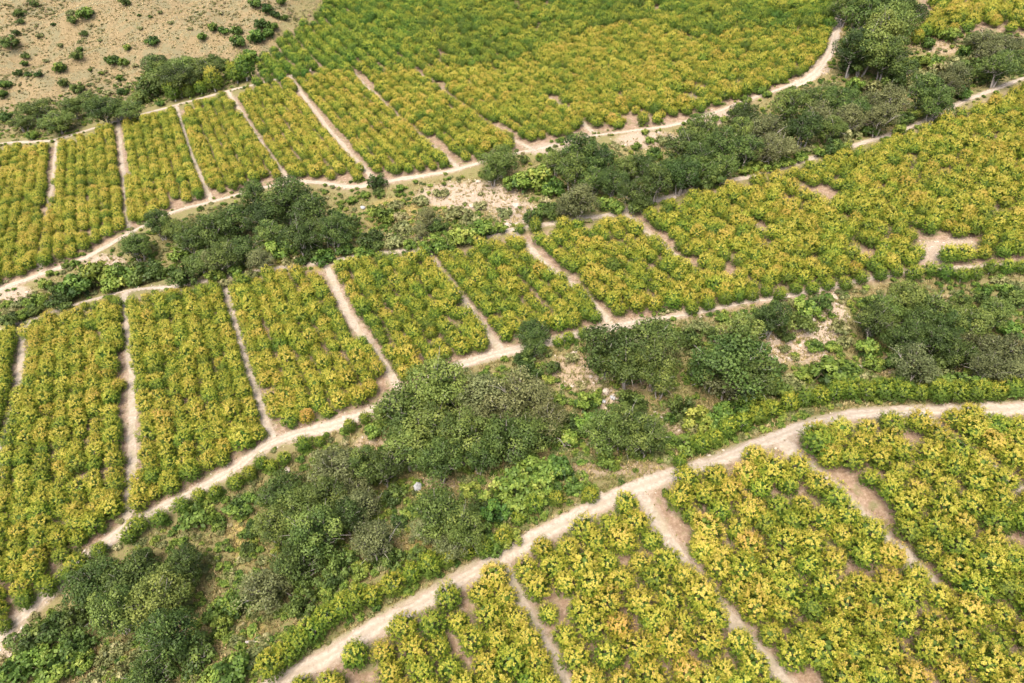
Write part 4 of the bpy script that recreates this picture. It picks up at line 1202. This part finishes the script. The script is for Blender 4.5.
def dead_tree(px, py, hgt, label, seed, lying=False):
    rng = np.random.default_rng(seed)
    x, y, t = cast(px, py)
    V, Fc = [], []
    if lying:
        tube(V, Fc, (-hgt / 2, 0, .25), (hgt / 2, .2, .3), .26, .14, 8, (0, .15, .1))
        for k in range(4):
            s = rng.uniform(-.2, .45) * hgt
            tube(V, Fc, (s, .05, .3), (s + rng.uniform(.4, 1.2), rng.uniform(-1, 1) * .9, rng.uniform(.5, 1.2)), .08, .03, 5)
    else:
        fork = np.array([rng.normal(0, .2), rng.normal(0, .2), hgt * .35])
        tube(V, Fc, (0, 0, -.4), fork, .20, .14, 7)
        for k in range(6):
            a = k * 1.05 + rng.uniform(-.3, .3)
            e = fork + np.array([math.cos(a) * hgt * .42, math.sin(a) * hgt * .42, hgt * rng.uniform(.25, .65)])
            tube(V, Fc, fork, e, .12, .05, 5, rng.normal(0, .25, 3))
            for _ in range(3):
                m_ = fork + (e - fork) * rng.uniform(.45, .95)
                tube(V, Fc, m_, m_ + rng.normal(0, .8, 3) + np.array([0, 0, .5]), .06, .02, 4, rng.normal(0, .15, 3))
    o = link('fallen_log' if lying else 'dead_tree', mesh_from('dead_wood', V, Fc, M_BARK, None, True))
    o.location = (x[0], y[0], float(hmesh(x[0], y[0]))); o.rotation_euler = (0, 0, rng.uniform(-.3, .3))
    o['label'] = label; o['category'] = 'log' if lying else 'dead tree'


dead_tree(384, 478, 4.6, 'bare grey dead tree beside the left edge of the oak clump', 3)
dead_tree(566, 448, 3.6, 'bare twiggy dead tree between oaks in the middle ravine', 5)
dead_tree(205, 662, 3.4, 'small bare dead tree in yellow grass near the bottom edge', 8)
dead_tree(660, 419, 4.2, 'grey fallen log on bare earth in the lower ravine', 6, True)
dead_tree(255, 644, 3.6, 'grey fallen branch on yellow grass near the bottom roadside row', 9, True)

# ------------------------------------------------------------------ light, sky, camera
w = bpy.data.worlds.new('World'); sc.world = w; w.use_nodes = True
nt = w.node_tree; nt.nodes.clear()
SUN_EL, SUN_AZ = 60., 205.     # degrees; azimuth clockwise from +Y
sky = nt.nodes.new('ShaderNodeTexSky'); sky.sky_type = 'NISHITA'; sky.sun_disc = False
sky.sun_elevation = math.radians(SUN_EL); sky.sun_rotation = math.radians(SUN_AZ)
sky.air_density = .7; sky.dust_density = 6.0; sky.ozone_density = .3
bg = nt.nodes.new('ShaderNodeBackground'); bg.inputs[1].default_value = .15
wo = nt.nodes.new('ShaderNodeOutputWorld')
nt.links.new(sky.outputs[0], bg.inputs[0]); nt.links.new(bg.outputs[0], wo.inputs[0])
sl = bpy.data.lights.new('sun', 'SUN'); sl.energy = .85; sl.angle = math.radians(32); sl.color = (1, .955, .89)
so = bpy.data.objects.new('sun', sl); COL.objects.link(so)
az = math.radians(SUN_AZ); el = math.radians(SUN_EL)
dirv = Vector((math.sin(az) * math.cos(el), math.cos(az) * math.cos(el), math.sin(el)))
so.rotation_euler = (-dirv).to_track_quat('-Z', 'Y').to_euler()
so.location = dirv * 300

cam = bpy.data.cameras.new('camera'); co = bpy.data.objects.new('camera', cam); COL.objects.link(co)
cam.sensor_width = 36; cam.lens = 36 * F / W; cam.clip_end = 9000; cam.clip_start = .5
co.location = (0, 0, CAMZ); co.rotation_euler = (math.pi / 2 - PITCH, 0, 0)
sc.camera = co
sc.view_settings.view_transform = 'Standard'; sc.view_settings.look = 'None'
sc.view_settings.exposure = 1.55; sc.view_settings.gamma = 1
sc.cycles.max_bounces = 5; sc.cycles.diffuse_bounces = 3; sc.cycles.transmission_bounces = 3; sc.cycles.glossy_bounces = 1
sc.cycles.use_denoising = True
sc.render.resolution_x = 1024; sc.render.resolution_y = 683
